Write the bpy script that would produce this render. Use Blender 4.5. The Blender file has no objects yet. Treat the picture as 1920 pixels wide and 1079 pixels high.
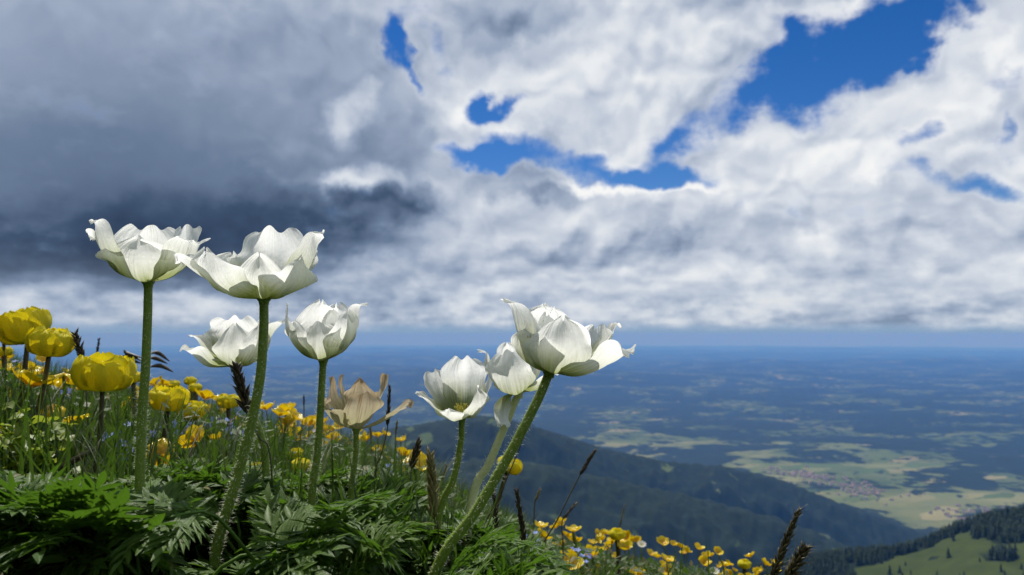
import bpy, math, random
import numpy as np
from mathutils import Vector, Matrix, Euler
R = math.radians
random.seed(7)
rng = np.random.default_rng(7)
scene = bpy.context.scene
C = scene.collection

# ------------------------------------------------------------------ camera
LENS, FPX, HORIZON = 28.0, 1493.3, 625.0
PITCH = math.atan((HORIZON - 539.5) / FPX)
cam_data = bpy.data.cameras.new('camera')
cam = bpy.data.objects.new('camera', cam_data)
C.objects.link(cam)
cam_data.lens = LENS
cam_data.sensor_width = 36.0
cam_data.clip_start = 0.01
cam_data.clip_end = 400000.0
cam.location = (0, 0, 0)
cam.rotation_euler = (math.pi / 2 + PITCH, 0, 0)
cam_data.dof.use_dof = True
cam_data.dof.focus_distance = 0.375
cam_data.dof.aperture_fstop = 24.0
scene.camera = cam


def ray(px, py):
    """direction through a pixel of the 1920 px photograph, with unit depth along the optical axis"""
    a, b = (px - 960.0) / FPX, (539.5 - py) / FPX
    c, s = math.cos(PITCH), math.sin(PITCH)
    return Vector((a, c - b * s, s + b * c))


def at(px, py, depth):
    return ray(px, py) * depth


# ------------------------------------------------------------------ exposure
vs = scene.view_settings
scene.display_settings.display_device = 'sRGB'
vs.view_transform = 'Standard'
vs.look = 'None'
vs.gamma = 1.0
vs.use_curve_mapping = False
vs.exposure = 0.22
cy = scene.cycles
cy.use_denoising = True
cy.use_adaptive_sampling = True
cy.adaptive_threshold = 0.015
cy.adaptive_min_samples = 10
cy.max_bounces = 8
cy.diffuse_bounces = 3
cy.glossy_bounces = 2
cy.transmission_bounces = 4
cy.transparent_max_bounces = 6
cy.volume_bounces = 1
cy.caustics_reflective = False
cy.caustics_refractive = False

# ------------------------------------------------------------------ sun
SUN_AZ, SUN_EL = R(-24), R(57)          # azimuth from +Y (ahead) towards +X
sun_dir = Vector((math.sin(SUN_AZ) * math.cos(SUN_EL), math.cos(SUN_AZ) * math.cos(SUN_EL), math.sin(SUN_EL)))
sl = bpy.data.lights.new('sun', 'SUN')
sl.energy = 5.0
sl.angle = R(0.53)
sl.color = (1.0, 0.95, 0.88)
sun = bpy.data.objects.new('sun', sl)
sun.rotation_euler = sun_dir.to_track_quat('Z', 'Y').to_euler()
C.objects.link(sun)


# ------------------------------------------------------------------ node helper
class S:
    """a socket with arithmetic"""
    def __init__(self, nb, s): self.nb, self.s = nb, s
    def __add__(self, o): return self.nb.math('ADD', self, o)
    __radd__ = __add__
    def __sub__(self, o): return self.nb.math('SUBTRACT', self, o)
    def __rsub__(self, o): return self.nb.math('SUBTRACT', o, self)
    def __mul__(self, o): return self.nb.math('MULTIPLY', self, o)
    __rmul__ = __mul__
    def __truediv__(self, o): return self.nb.math('DIVIDE', self, o)


class NB:
    def __init__(self, tree): self.t = tree; self.n = tree.nodes; self.l = tree.links
    def put(self, sock, v):
        if isinstance(v, S): self.l.new(v.s, sock)
        elif v is not None:
            try: sock.default_value = v
            except Exception: sock.default_value = (*v, 1.0)
    def node(self, typ, **props):
        n = self.n.new(typ)
        for k, v in props.items(): setattr(n, k, v)
        return n
    def math(self, op, a, b=None, c=None, clamp=False):
        n = self.node('ShaderNodeMath', operation=op, use_clamp=clamp)
        for i, v in enumerate((a, b, c)):
            if v is not None: self.put(n.inputs[i], v)
        return S(self, n.outputs[0])
    def vmath(self, op, a, b=None, out=0, scale=None):
        n = self.node('ShaderNodeVectorMath', operation=op)
        self.put(n.inputs[0], a)
        if b is not None: self.put(n.inputs[1], b)
        if scale is not None: self.put(n.inputs['Scale'], scale)
        return S(self, n.outputs[out])
    def sep(self, v):
        n = self.node('ShaderNodeSeparateXYZ'); self.put(n.inputs[0], v)
        return [S(self, o) for o in n.outputs]
    def comb(self, x=0.0, y=0.0, z=0.0):
        n = self.node('ShaderNodeCombineXYZ')
        for i, v in enumerate((x, y, z)): self.put(n.inputs[i], v)
        return S(self, n.outputs[0])
    def noise(self, vec, scale=1.0, detail=2.0, rough=0.5, dist=0.0, dims='3D', col=False, lac=2.0):
        n = self.node('ShaderNodeTexNoise', noise_dimensions=dims)
        self.put(n.inputs['Vector'], vec)
        for k, v in (('Scale', scale), ('Detail', detail), ('Roughness', rough), ('Lacunarity', lac), ('Distortion', dist)): self.put(n.inputs[k], v)
        return S(self, n.outputs[1 if col else 0])
    def voro(self, vec, scale=1.0, feature='F1', out='Color', rand=1.0, dims='3D'):
        n = self.node('ShaderNodeTexVoronoi', feature=feature, voronoi_dimensions=dims)
        self.put(n.inputs['Vector'], vec); self.put(n.inputs['Scale'], scale); self.put(n.inputs['Randomness'], rand)
        return S(self, n.outputs[out])
    def rng(self, v, a, b, c=0.0, d=1.0, smooth=True):
        n = self.node('ShaderNodeMapRange', interpolation_type='SMOOTHSTEP' if smooth else 'LINEAR', clamp=True)
        for i, x in enumerate((v, a, b, c, d)): self.put(n.inputs[i], x)
        return S(self, n.outputs[0])
    def mix(self, f, a, b, mode='MIX'):
        n = self.node('ShaderNodeMix', data_type='RGBA', blend_type=mode, clamp_factor=True)
        self.put(n.inputs[0], f)
        for i, v in ((6, a), (7, b)):
            if isinstance(v, tuple): n.inputs[i].default_value = (*v[:3], 1.0)
            else: self.put(n.inputs[i], v)
        return S(self, n.outputs[2])
    def ramp(self, f, stops, interp='LINEAR'):
        n = self.node('ShaderNodeValToRGB'); e = n.color_ramp; e.interpolation = interp
        while len(e.elements) < len(stops): e.elements.new(0.5)
        for el, (p, c) in zip(e.elements, stops): el.position = p; el.color = (*c, 1.0)
        self.put(n.inputs[0], f)
        return S(self, n.outputs[0])
    def mapping(self, v, loc=(0, 0, 0), rot=(0, 0, 0), scale=(1, 1, 1), typ='TEXTURE'):
        n = self.node('ShaderNodeMapping', vector_type=typ)
        self.put(n.inputs[0], v)
        n.inputs[1].default_value = loc; n.inputs[2].default_value = rot; n.inputs[3].default_value = scale
        return S(self, n.outputs[0])


# ------------------------------------------------------------------ sky: Nishita blue with broken clouds, laid out by direction
world = bpy.data.worlds.new('World')
scene.world = world
world.use_nodes = True
nt = world.node_tree
nt.nodes.clear()
W = NB(nt)
tc = W.node('ShaderNodeTexCoord')
d = W.vmath('NORMALIZE', S(W, tc.outputs['Generated']))
dx, dy, dz = W.sep(d)
K = FPX / 1000.0                                            # thousand pixels per radian
az = W.math('ARCTAN2', dx, dy) * K
el = W.math('ARCSINE', dz) * K
P0 = W.comb(az, el, 0.0)


def ae(px, py):
    v = ray(px, py).normalized()
    return math.atan2(v.x, v.y) * K, math.asin(v.z) * K


zc = W.math('MAXIMUM', dz, 0.0)
inv = W.math('DIVIDE', 1.0, zc + 0.15)
plan = W.vmath('SCALE', W.comb(dx, dy, 0.0), scale=inv)     # a flat cloud deck seen in perspective
# billowing warp of the layout
w1 = W.noise(W.mapping(P0, scale=(1, 0.75, 1)), 4.2, 2, 0.5, col=True, dims='2D')
w2 = W.noise(P0, 14.0, 4, 0.58, col=True, dims='2D')
wv = W.vmath('ADD', W.vmath('SCALE', W.vmath('SUBTRACT', w1, (0.5, 0.5, 0.5)), scale=0.15),
             W.vmath('SCALE', W.vmath('SUBTRACT', w2, (0.5, 0.5, 0.5)), scale=0.075))
fl = W.rng(el, 0.0, 0.30, 0.22, 1.0)
wx, wy, wz = W.sep(wv)
PW = W.vmath('ADD', P0, W.comb(wx, wy * fl, 0.0))


def blob(px, py, rx, ry, rot=0.0, vec=None):
    u, v = ae(px, py)
    m = W.mapping(PW if vec is None else vec, loc=(u, v, 0), rot=(0, 0, R(rot)), scale=(rx / 1000, ry / 1000, 1))
    ln = W.vmath('LENGTH', m, out=1)
    return W.rng(ln, 1.0, 0.0)


def blobs(lst, base=0.0):
    acc = None
    for (px, py, rx, ry, rot, wt) in lst:
        b = blob(px, py, rx, ry, rot) * wt
        acc = b if acc is None else acc + b
    return acc + base


# fine structure: deck noise and billow noise with a light direction
deck = W.noise(plan, 1.7, 6, 0.55, dims='2D')
deck_lo = W.noise(plan, 0.75, 2, 0.5, dims='2D')
PS = W.vmath('ADD', P0, W.vmath('SCALE', W.comb(wx, wy, 0.0), scale=0.45))
PB = W.mapping(PS, scale=(1.3, 1.0, 1.0))
puff = W.noise(W.mapping(P0, scale=(1.0, 0.6, 1.0)), 17.0, 3, 0.55, dims='2D')
bil = W.noise(PB, 6.0, 5, 0.48, dims='2D')


def heaps(v, scale):
    n = W.node('ShaderNodeTexVoronoi', feature='SMOOTH_F1', voronoi_dimensions='2D', normalize=True)
    W.put(n.inputs['Vector'], v); W.put(n.inputs['Scale'], scale)
    n.inputs['Detail'].default_value = 2.0; n.inputs['Roughness'].default_value = 0.55; n.inputs['Smoothness'].default_value = 0.35
    return S(W, n.outputs['Distance'])


elp = W.math('MAXIMUM', el, 0.0)
elf = elp * 0.9 + 0.13 * (1.0 - W.math('EXPONENT', elp * -14.0))     # the deck flattens towards the horizon
PV = W.comb((az + wx * 0.7) * 0.85, elf + wy * 0.6, 0.0)
relief = (heaps(W.vmath('ADD', PV, (-0.006, 0.022, 0)), 7.5) - heaps(PV, 7.5))
low = W.rng(el, 0.05, 0.30, 1.0, 0.0)
high = 1.0 - low

HOLES = [(1560, 118, 300, 105, 22, 1.0), (1690, 75, 120, 75, 15, 0.75), (1420, 165, 130, 75, 25, 0.5), (1492, 55, 55, 60, 60, 0.55),
         (1080, 305, 330, 62, -9, 0.9), (1250, 335, 160, 38, -5, 0.7), (900, 290, 120, 40, -8, 0.6), (1285, 255, 110, 55, 40, 0.65),
         (922, 182, 62, 38, -8, 0.72), (962, 192, 66, 34, 10, 0.55), (734, 78, 42, 55, -20, 0.72), (746, 125, 46, 52, 10, 0.72), (766, 152, 30, 42, 0, 0.5), (835, 105, 50, 40, -30, 0.35),
         (1110, 258, 75, 40, 25, 0.6), (1738, 255, 60, 50, 45, 0.65), (1840, 350, 120, 34, -8, 0.6), (1895, 135, 75, 50, 0, 0.45),
         (1805, 8, 40, 22, 0, 0.5), (1700, 430, 140, 26, -4, 0.3), (1905, 225, 30, 60, 0, 0.45), (1640, 270, 90, 24, -10, 0.2)]
hole = blobs(HOLES)
# outside the frame the deck breaks up by chance, as it does in view
P_side = W.math('ABSOLUTE', az)
out_f = W.math('MAXIMUM', W.rng(P_side, 0.95, 1.5), W.rng(el, 0.62, 0.95))
hole = hole + out_f * W.rng(deck_lo, 0.50, 0.66)
hole = hole + (bil - 0.5) * 0.85 + (deck - 0.5) * 0.40 + (puff - 0.5) * 0.55
alpha = 1.0 - W.rng(hole, 0.15, 0.82)

TONE = [  # px, py, rx, ry, rot, weight: tone of the clouds in view
    (220, 200, 1050, 680, 0, -0.27), (250, 420, 800, 260, 0, -0.17), (180, 480, 640, 120, 2, -0.15), (460, 450, 480, 110, 0, -0.15), (100, 505, 420, 80, 0, -0.10),
    (745, 392, 160, 62, 0, -0.25), (600, 405, 220, 80, 0, -0.13), (330, 520, 130, 60, 0, -0.10), (690, 215, 190, 170, 0, -0.06),
    (330, -10, 560, 170, 0, 0.07), (60, 40, 260, 180, 0, 0.05), (650, 205, 60, 70, 0, 0.28), (690, 335, 75, 45, 20, 0.36), (640, 345, 45, 30, 0, 0.2),
    (160, 580, 460, 48, 0, 0.22), (40, 560, 130, 40, 0, 0.14), (420, 580, 220, 44, 0, 0.12), (300, 575, 90, 26, 0, 0.10),
    (1040, 110, 420, 200, 15, 0.12), (860, 180, 130, 80, 0, 0.20), (1180, 190, 230, 150, 40, 0.12), (1010, 225, 110, 50, 0, 0.16),
    (960, 15, 170, 80, 0, -0.16), (1130, 35, 120, 50, 0, -0.06),
    (1620, 225, 420, 90, 20, 0.16), (1480, 300, 260, 60, 10, 0.10), (1860, 60, 150, 130, 0, 0.10), (1640, 10, 200, 40, 0, 0.08), (1700, 300, 240, 50, 0, 0.12),
    (1140, 352, 230, 26, -3, 0.36), (1290, 360, 90, 20, -5, 0.3), (1060, 345, 90, 22, 0, 0.14), (985, 360, 90, 42, 0, -0.24), (1180, 410, 330, 50, 0, 0.02),
    (900, 430, 170, 70, 0, 0.14), (830, 360, 90, 60, -30, 0.14), (1120, 470, 260, 60, 0, -0.14), (1010, 500, 180, 45, 0, -0.06), (820, 505, 150, 60, 0, 0.05),
    (1750, 470, 300, 60, 0, -0.02), (1420, 572, 95, 40, 0, 0.26), (1200, 590, 150, 26, 0, 0.10), (1080, 600, 90, 24, 0, 0.12), (1690, 603, 180, 32, 0, -0.30),
    (1730, 565, 70, 26, 0, 0.16), (1560, 600, 60, 18, 0, 0.05), (660, 520, 110, 36, 0, 0.10)]
tone = blobs(TONE[5:], 0.675)
for (px, py, rx, ry, rot, wt) in TONE[:5]: tone = tone + blob(px, py, rx, ry, rot, PS) * wt
calm = 1.0 - blob(150, 230, 1050, 640, 0, P0) * 0.96 * W.rng(el, 0.06, 0.13)                # the big rain cloud is smooth
tone = tone + relief * 1.0 * calm + (puff - 0.5) * low * 0.26 + (puff - 0.47) * W.rng(el, 0.09, 0.03) * 0.42 + (deck - 0.5) * (0.18 + low * 0.26) * calm + (bil - 0.5) * 0.08 * calm
tone = tone + W.rng(hole, 0.02, 0.34) * 0.05 + low * 0.05 * W.rng(az, -0.35, 0.1)
cloud_col = W.ramp(tone, [(0.0, (0.020, 0.038, 0.080)), (0.16, (0.050, 0.085, 0.155)), (0.34, (0.145, 0.205, 0.315)), (0.52, (0.33, 0.40, 0.53)),
                          (0.70, (0.56, 0.615, 0.71)), (0.88, (0.82, 0.845, 0.875)), (1.0, (0.93, 0.93, 0.92))])
# towards the horizon the deck fades into the far air
air = W.rng(el, -0.012, 0.085)
eln = el + (bil - 0.5) * 0.016 + (puff - 0.5) * 0.012
cloud_col = W.mix(W.rng(el, 0.01, 0.17, 0.42, 0.0), cloud_col, (0.33, 0.42, 0.56))
cloud_col = W.mix(W.rng(eln, 0.002, 0.024, 1.0, 0.0), cloud_col, W.mix(W.rng(el, -0.03, 0.012), (0.19, 0.32, 0.53), (0.25, 0.375, 0.55)))
alpha = W.math('MAXIMUM', alpha, W.rng(el, 0.03, 0.10, 1.0, 0.0))

sky = W.node('ShaderNodeTexSky', sky_type='NISHITA')
sky.sun_disc = False
sky.sun_elevation = SUN_EL
sky.sun_rotation = SUN_AZ
sky.altitude = 1700.0
sky.air_density = 1.0
sky.dust_density = 0.2
sky.ozone_density = 3.0
hs = W.node('ShaderNodeHueSaturation')
hs.inputs['Hue'].default_value = 0.512
hs.inputs['Saturation'].default_value = 1.38
W.l.new(sky.outputs[0], hs.inputs['Color'])
bg1 = W.node('ShaderNodeBackground'); bg1.inputs[1].default_value = 0.072
W.l.new(hs.outputs[0], bg1.inputs[0])
bg2 = W.node('ShaderNodeBackground'); bg2.inputs[1].default_value = 0.86
W.put(bg2.inputs[0], cloud_col)
mx = W.node('ShaderNodeMixShader')
W.put(mx.inputs[0], alpha)
W.l.new(bg1.outputs[0], mx.inputs[1]); W.l.new(bg2.outputs[0], mx.inputs[2])
wo = W.node('ShaderNodeOutputWorld')
W.l.new(mx.outputs[0], wo.inputs[0])
world.cycles.sampling_method = 'MANUAL'
world.cycles.sample_map_resolution = 512


# ------------------------------------------------------------------ materials and mesh helpers
MATS = {}


def new_mat(name):
    m = bpy.data.materials.new(name); m.use_nodes = True
    m.node_tree.nodes.clear()
    b = NB(m.node_tree)
    out = b.node('ShaderNodeOutputMaterial')
    MATS[name] = m
    return m, b, out


def principled(b, out, col, rough=0.6, spec=0.3, normal=None, trans=None, sheen=0.0):
    p = b.node('ShaderNodeBsdfPrincipled')
    b.put(p.inputs['Base Color'], col if isinstance(col, S) else (*col, 1.0))
    b.put(p.inputs['Roughness'], rough)
    b.put(p.inputs['Specular IOR Level'], spec)
    if normal is not None: b.put(p.inputs['Normal'], normal)
    b.l.new(p.outputs[0], out.inputs[0])
    return p


def bump(b, h, strength=0.5, dist=0.01):
    n = b.node('ShaderNodeBump'); n.inputs['Strength'].default_value = strength; n.inputs['Distance'].default_value = dist
    b.put(n.inputs['Height'], h)
    return S(b, n.outputs[0])


def mesh_obj(name, verts, faces, mat=None, parent=None, smooth=True, mesh=None):
    if mesh is None:
        mesh = bpy.data.meshes.new(name)
        mesh.from_pydata(verts, [], faces)
        if smooth: mesh.polygons.foreach_set('use_smooth', [True] * len(mesh.polygons))
        if mat is not None: mesh.materials.append(MATS[mat] if isinstance(mat, str) else mat)
    o = bpy.data.objects.new(name, mesh)
    C.objects.link(o)
    if parent is not None: o.parent = parent
    return o


def fast_mesh(name, V, F, mat=None, smooth=False):
    """V (n,3) and F (m,k) arrays"""
    me = bpy.data.meshes.new(name)
    V = np.asarray(V, np.float32); F = np.asarray(F, np.int32)
    k = F.shape[1]
    me.vertices.add(len(V)); me.vertices.foreach_set('co', V.ravel())
    me.loops.add(F.size); me.loops.foreach_set('vertex_index', F.ravel())
    me.polygons.add(len(F)); me.polygons.foreach_set('loop_start', np.arange(0, F.size, k, dtype=np.int32))
    if smooth: me.polygons.foreach_set('use_smooth', np.ones(len(F), bool))
    me.update(calc_edges=True)
    if mat: me.materials.append(MATS[mat])
    return me


def thing(name, label, cat, loc=(0, 0, 0), group=None):
    o = bpy.data.objects.new(name, None)
    C.objects.link(o); o.location = loc; o.empty_display_size = 0.02
    tag(o, label, cat, group)
    return o


def tag(o, label=None, cat=None, group=None, kind=None):
    if label: o['label'] = label
    if cat: o['category'] = cat
    if group: o['group'] = group
    if kind: o['kind'] = kind
    return o


# value-gradient noise for the terrain
_perm = rng.permutation(256)
_grad = np.stack([np.cos(np.linspace(0, 2 * np.pi, 256, endpoint=False)), np.sin(np.linspace(0, 2 * np.pi, 256, endpoint=False))], 1)


def pnoise(x, y):
    xi = np.floor(x).astype(int); yi = np.floor(y).astype(int)
    xf, yf = x - xi, y - yi
    u = xf * xf * xf * (xf * (xf * 6 - 15) + 10); v = yf * yf * yf * (yf * (yf * 6 - 15) + 10)

    def g(ix, iy, ax, ay):
        h = _grad[_perm[(_perm[ix & 255] + iy) & 255]]
        return h[..., 0] * ax + h[..., 1] * ay
    a = g(xi, yi, xf, yf); b = g(xi + 1, yi, xf - 1, yf)
    c = g(xi, yi + 1, xf, yf - 1); e = g(xi + 1, yi + 1, xf - 1, yf - 1)
    return (a + u * (b - a)) + v * ((c + u * (e - c)) - (a + u * (b - a)))


def fbm(x, y, octaves=5, gain=0.5, ridged=False):
    s = np.zeros_like(x); a = 1.0
    for i in range(octaves):
        n = pnoise(x * 2 ** i + 17.3 * i, y * 2 ** i - 9.1 * i)
        s += a * ((0.5 - np.abs(n)) * 1.2 if ridged else n); a *= gain
    return s


def near_ground(x, y):
    """height of the meadow slope beside the camera (camera lens = 0)"""
    t = np.maximum(y - 1.6, 0.0)
    z = -0.185 - 0.28 * x - 0.20 * (y - 0.45) - 0.11 * np.minimum(t, 3.0) ** 2 - 0.6 * np.maximum(t - 3.0, 0.0)
    z = z - 0.10 * np.maximum(x + 0.05, 0.0) * np.clip(1.4 - y, 0, 1)
    z = z + 0.012 * pnoise(x * 6.0, y * 6.0) + 0.006 * pnoise(x * 17.0 + 5, y * 17.0)
    # left bank: the slope steepens gently, as on the crest beside the path
    z = np.where(x < -1.2, z + 0.12 * (-1.2 - x), z)
    return z


def g(x, y):
    return float(near_ground(np.array([float(x)]), np.array([float(y)]))[0])


# ------------------------------------------------------------------ far terrain
def crest(points, dist):
    a, zz, dd = [], [], []
    for (px, py), D in zip(points, dist):
        v = ray(px, py); h = math.hypot(v.x, v.y)
        a.append(math.atan2(v.x, v.y)); zz.append(v.z / h * D); dd.append(D)
    return np.array(a), np.array(zz), np.array(dd)


def ridge(azm, r, cr, near_s, far_s, rough, seed):
    a, zz, dd = cr
    zc_, dc_ = np.interp(azm, a, zz), np.interp(azm, a, dd)
    t = r - dc_
    x, y = r * np.sin(azm), r * np.cos(azm)
    w = 60.0
    soft = np.sqrt(t * t + w * w) - w
    z = zc_ - np.where(t < 0, near_s, far_s) * soft
    spur = fbm(x / 420 + seed, y / 420, 4, 0.5, True)
    z = z + rough * (spur - 0.45) * np.clip(np.abs(t) / 300, 0.05, 1.0)
    return z


CR1 = crest([(300, 900), (560, 845), (700, 812), (800, 795), (880, 779), (950, 786), (1040, 812), (1150, 848), (1250, 866), (1350, 876), (1450, 898),
             (1540, 930), (1600, 955), (1700, 992), (1790, 1022), (1870, 1070), (2100, 1200)],
            [3000, 3100, 3200, 3250, 3300, 3350, 3450, 3550, 3650, 3750, 3850, 3900, 3950, 4050, 4100, 4100, 4100])
CR2 = crest([(500, 930), (800, 872), (930, 862), (1040, 878), (1150, 905), (1250, 925), (1350, 948), (1450, 976), (1540, 1010), (1640, 1052), (1720, 1100), (2000, 1250)],
            [2300, 2350, 2400, 2450, 2500, 2550, 2600, 2650, 2700, 2700, 2700, 2700])
CR3 = crest([(1180, 1150), (1380, 1090), (1500, 1060), (1600, 1046), (1680, 1040), (1730, 1028), (1770, 1008), (1810, 990), (1860, 976), (1920, 966), (2000, 952), (2150, 930), (2500, 900)],
            [1250, 1280, 1300, 1320, 1340, 1360, 1380, 1400, 1420, 1440, 1450, 1450, 1450])
PLAIN = -960.0


def terrain_height(azm, r):
    x, y = r * np.sin(azm), r * np.cos(azm)
    plain = PLAIN + 55 * fbm(x / 5200, y / 5200, 4) + 48 * fbm(x / 1500 + 3, y / 1500, 3) * np.clip((r - 4200) / 3000, 0, 1)
    hills = 270 * np.clip(fbm(x / 9000 + 7, y / 7000 + 2, 4, 0.45) + 0.05, 0, 1) * np.clip((r - 7500) / 6000, 0, 1)
    z = plain + hills
    own = -0.62 * r - 3.0 + 14 * fbm(x / 160, y / 160, 4) * np.clip(r / 300, 0, 1)
    own = np.where(np.abs(azm) < 1.2, own, own + (np.abs(azm) - 1.2) * 0.45 * r)
    front = np.clip(1.6 - np.abs(azm), 0, 1) ** 0.5
    r1 = ridge(azm, r, CR1, 0.42, 0.62, 120, 1.7) - (1 - front) * 600
    r2 = ridge(azm, r, CR2, 0.40, 0.55, 110, 5.1) - (1 - front) * 600
    r3 = ridge(azm, r, CR3, 0.17, 0.7, 34, 9.4) - (1 - front) * 600
    k = 18.0
    for q in (own, r1, r2, r3):
        m = np.maximum(z, q)
        z = m + k * np.log1p(np.exp(-np.abs(z - q) / k)) * np.clip(r / 2000, 0, 1)
    return z


fa = np.linspace(-0.72, 0.72, 760)
ba = np.linspace(0.72, 2 * np.pi - 0.72, 90)[1:-1]
AZ = np.concatenate([fa, ba])
RR = np.concatenate([np.geomspace(12.0, 700, 60)[:-1], np.geomspace(700, 9000, 330)[:-1], np.geomspace(9000, 170000, 130)])
A2, R2 = np.meshgrid(AZ, RR)
Z2 = terrain_height(A2, R2) - R2 ** 2 / (2 * 7.4e6)          # the earth's curve, with refraction
X2, Y2 = R2 * np.sin(A2), R2 * np.cos(A2)
inner = R2 < 14
Z2 = np.where(inner, np.minimum(near_ground(X2, Y2) - 0.4, Z2), Z2)
# small relief of tree crowns on the wooded slopes
n_r, n_a = A2.shape
idx = np.arange(n_r * n_a).reshape(n_r, n_a)
q0 = idx[:-1, :]; q1 = idx[1:, :]
F = np.stack([q0, np.roll(q0, -1, 1), np.roll(q1, -1, 1), q1], -1).reshape(-1, 4)


def land_cover(x, y, z, azm, r):
    """0 = meadow, 1 = woodland, standing in for cloud shadow too"""
    n = fbm(x / 900 + 11, y / 900 + 4, 4)
    wood = np.clip(0.5 + n * 2.4, 0, 1)
    wood_ridge = np.clip(1.25 + fbm(x / 260 + 3, y / 260 + 8, 4) * 1.25, 0, 1.6)  # ridge woods closed up, their darkness standing in for cloud shadow
    wood = np.where(r < 4300, wood_ridge, wood)
    # the cleared hill with pasture on its flank
    a, zz, dd = CR3
    t = r - np.interp(azm, a, dd)
    hillw = np.clip(0.5 + (t + 70 - 60 * np.sin(azm * 31)) / 90 + 2.3 * fbm(x / 75 + 1, y / 75, 4), 0, 1)
    hillw = np.maximum(hillw, np.clip((0.415 - azm) / 0.035 + 1.2 * fbm(x / 60 + 1, y / 60 + 9, 3), 0, 1))
    wood = np.where(r < 1560, hillw, wood)
    # the farmed valley round the villages, its sunlit patch painted in as paler cover
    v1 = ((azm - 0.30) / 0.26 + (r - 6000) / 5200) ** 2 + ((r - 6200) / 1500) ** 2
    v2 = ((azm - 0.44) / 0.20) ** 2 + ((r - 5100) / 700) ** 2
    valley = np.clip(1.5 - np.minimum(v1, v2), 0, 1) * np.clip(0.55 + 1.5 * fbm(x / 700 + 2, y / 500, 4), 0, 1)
    wood = np.where(r > 4300, np.clip(wood + 0.46 - valley * 0.80, 0, 1), wood)  # sunlit patch thins the woods; thicker woods elsewhere stand in for cloud shadow
    return wood, valley


WOOD, VAL_LIT = land_cover(X2, Y2, Z2, A2, R2)
bumpy = fbm(X2 / 34, Y2 / 34, 2) * 9 * WOOD * ((R2 > 900) & (R2 < 4300))
V = np.stack([X2, Y2, Z2 + bumpy], -1).reshape(-1, 3)

mt, b, out = new_mat('landscape')
geo = b.node('ShaderNodeNewGeometry')
pos = S(b, geo.outputs['Position'])
px_, py_, pz_ = b.sep(pos)
xy = b.comb(px_, py_, 0.0)
att = b.node('ShaderNodeAttribute', attribute_name='wood'); wood = S(b, att.outputs['Fac'])
att2 = b.node('ShaderNodeAttribute', attribute_name='valley'); val_lit = S(b, att2.outputs['Fac'])
wp = b.vmath('ADD', xy, b.vmath('SCALE', b.vmath('SUBTRACT', b.noise(xy, 0.004, 3, 0.6, col=True, dims='2D'), (0.5, 0.5, 0.5)), scale=160.0))
cell = b.voro(b.mapping(wp, rot=(0, 0, 0.5), scale=(1, 0.55, 1)), 0.0036, dims='2D')
cr_, cg_, cb_ = b.sep(cell)
copse = b.noise(xy, 0.0085, 3, 0.6, dims='2D')
fields = b.ramp(cr_, [(0.0, (0.03, 0.055, 0.02)), (0.35, (0.05, 0.08, 0.025)), (0.6, (0.08, 0.11, 0.035)), (0.8, (0.12, 0.14, 0.055)), (0.93, (0.26, 0.22, 0.12)), (1.0, (0.36, 0.31, 0.20))], 'CONSTANT')
grain = b.noise(xy, 0.03, 4, 0.65, dims='2D')
fields = b.mix(0.5, fields, b.mix(grain, (0.02, 0.035, 0.015), (0.10, 0.13, 0.045)), 'MIX')
fields = b.mix(val_lit * 0.6, fields, b.mix(cb_, (0.065, 0.105, 0.03), (0.23, 0.22, 0.10)))  # sunlight on the valley painted as paler fields
px_r = b.vmath('LENGTH', xy, out=1)
past = b.mix(b.noise(xy, 0.03, 5, 0.65, dims='2D'), (0.018, 0.032, 0.009), (0.058, 0.074, 0.020))
fields = b.mix(b.rng(px_r, 1700.0, 2000.0), past, fields)
tree = b.mix(b.noise(xy, 0.05, 2, 0.6, dims='2D'), (0.006, 0.012, 0.008), (0.019, 0.031, 0.016))
wmask = b.rng(wood + (copse - 0.5) * 2.1 + (grain - 0.5) * 0.8, 0.42, 0.58)
col = b.mix(wmask, fields, tree)
principled(b, out, col, 0.9, 0.05)

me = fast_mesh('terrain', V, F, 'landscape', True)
for nm, arr in (('wood', WOOD), ('valley', VAL_LIT)):
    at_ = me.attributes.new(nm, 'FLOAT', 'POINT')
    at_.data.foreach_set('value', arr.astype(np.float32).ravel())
terrain = mesh_obj('terrain', None, None, mesh=me)
tag(terrain, 'hazy plain, wooded ridges and pasture hill far below', None, None, 'structure')

# the air between: one closed box round everything
hz = bpy.data.materials.new('haze'); hz.use_nodes = True
hz.node_tree.nodes.clear()
hb = NB(hz.node_tree)
pv = hb.node('ShaderNodeVolumePrincipled')
pv.inputs['Color'].default_value = (0.085, 0.29, 0.85, 1)
pv.inputs['Absorption Color'].default_value = (0.665, 0.38, 0.0, 1)
pv.inputs['Density'].default_value = 5.0e-5
pv.inputs['Anisotropy'].default_value = 0.0
ho = hb.node('ShaderNodeOutputMaterial')
hb.l.new(pv.outputs[0], ho.inputs['Volume'])
MATS['haze'] = hz
X0, Z0, Z1 = 185000.0, PLAIN - 2300.0, 900.0
hv = [(sx * X0, sy * X0, z) for z in (Z0, 0.75) for sx, sy in ((-1, -1), (1, -1), (1, 1), (-1, 1))]
haze = mesh_obj('haze', hv, [(3, 2, 1, 0), (4, 5, 6, 7), (0, 1, 5, 4), (1, 2, 6, 5), (2, 3, 7, 6), (3, 0, 4, 7)], 'haze', smooth=False)
tag(haze, 'thin blue haze over the plain', None, None, 'stuff')


# ------------------------------------------------------------------ conifers on the pasture hill
mt, b, out = new_mat('conifer')
oi = b.node('ShaderNodeNewGeometry')
nz = b.noise(S(b, oi.outputs['Position']), 0.09, 3, 0.6)
principled(b, out, b.ramp(nz, [(0.3, (0.007, 0.014, 0.008)), (0.7, (0.024, 0.038, 0.016))]), 0.85, 0.1)


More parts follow.
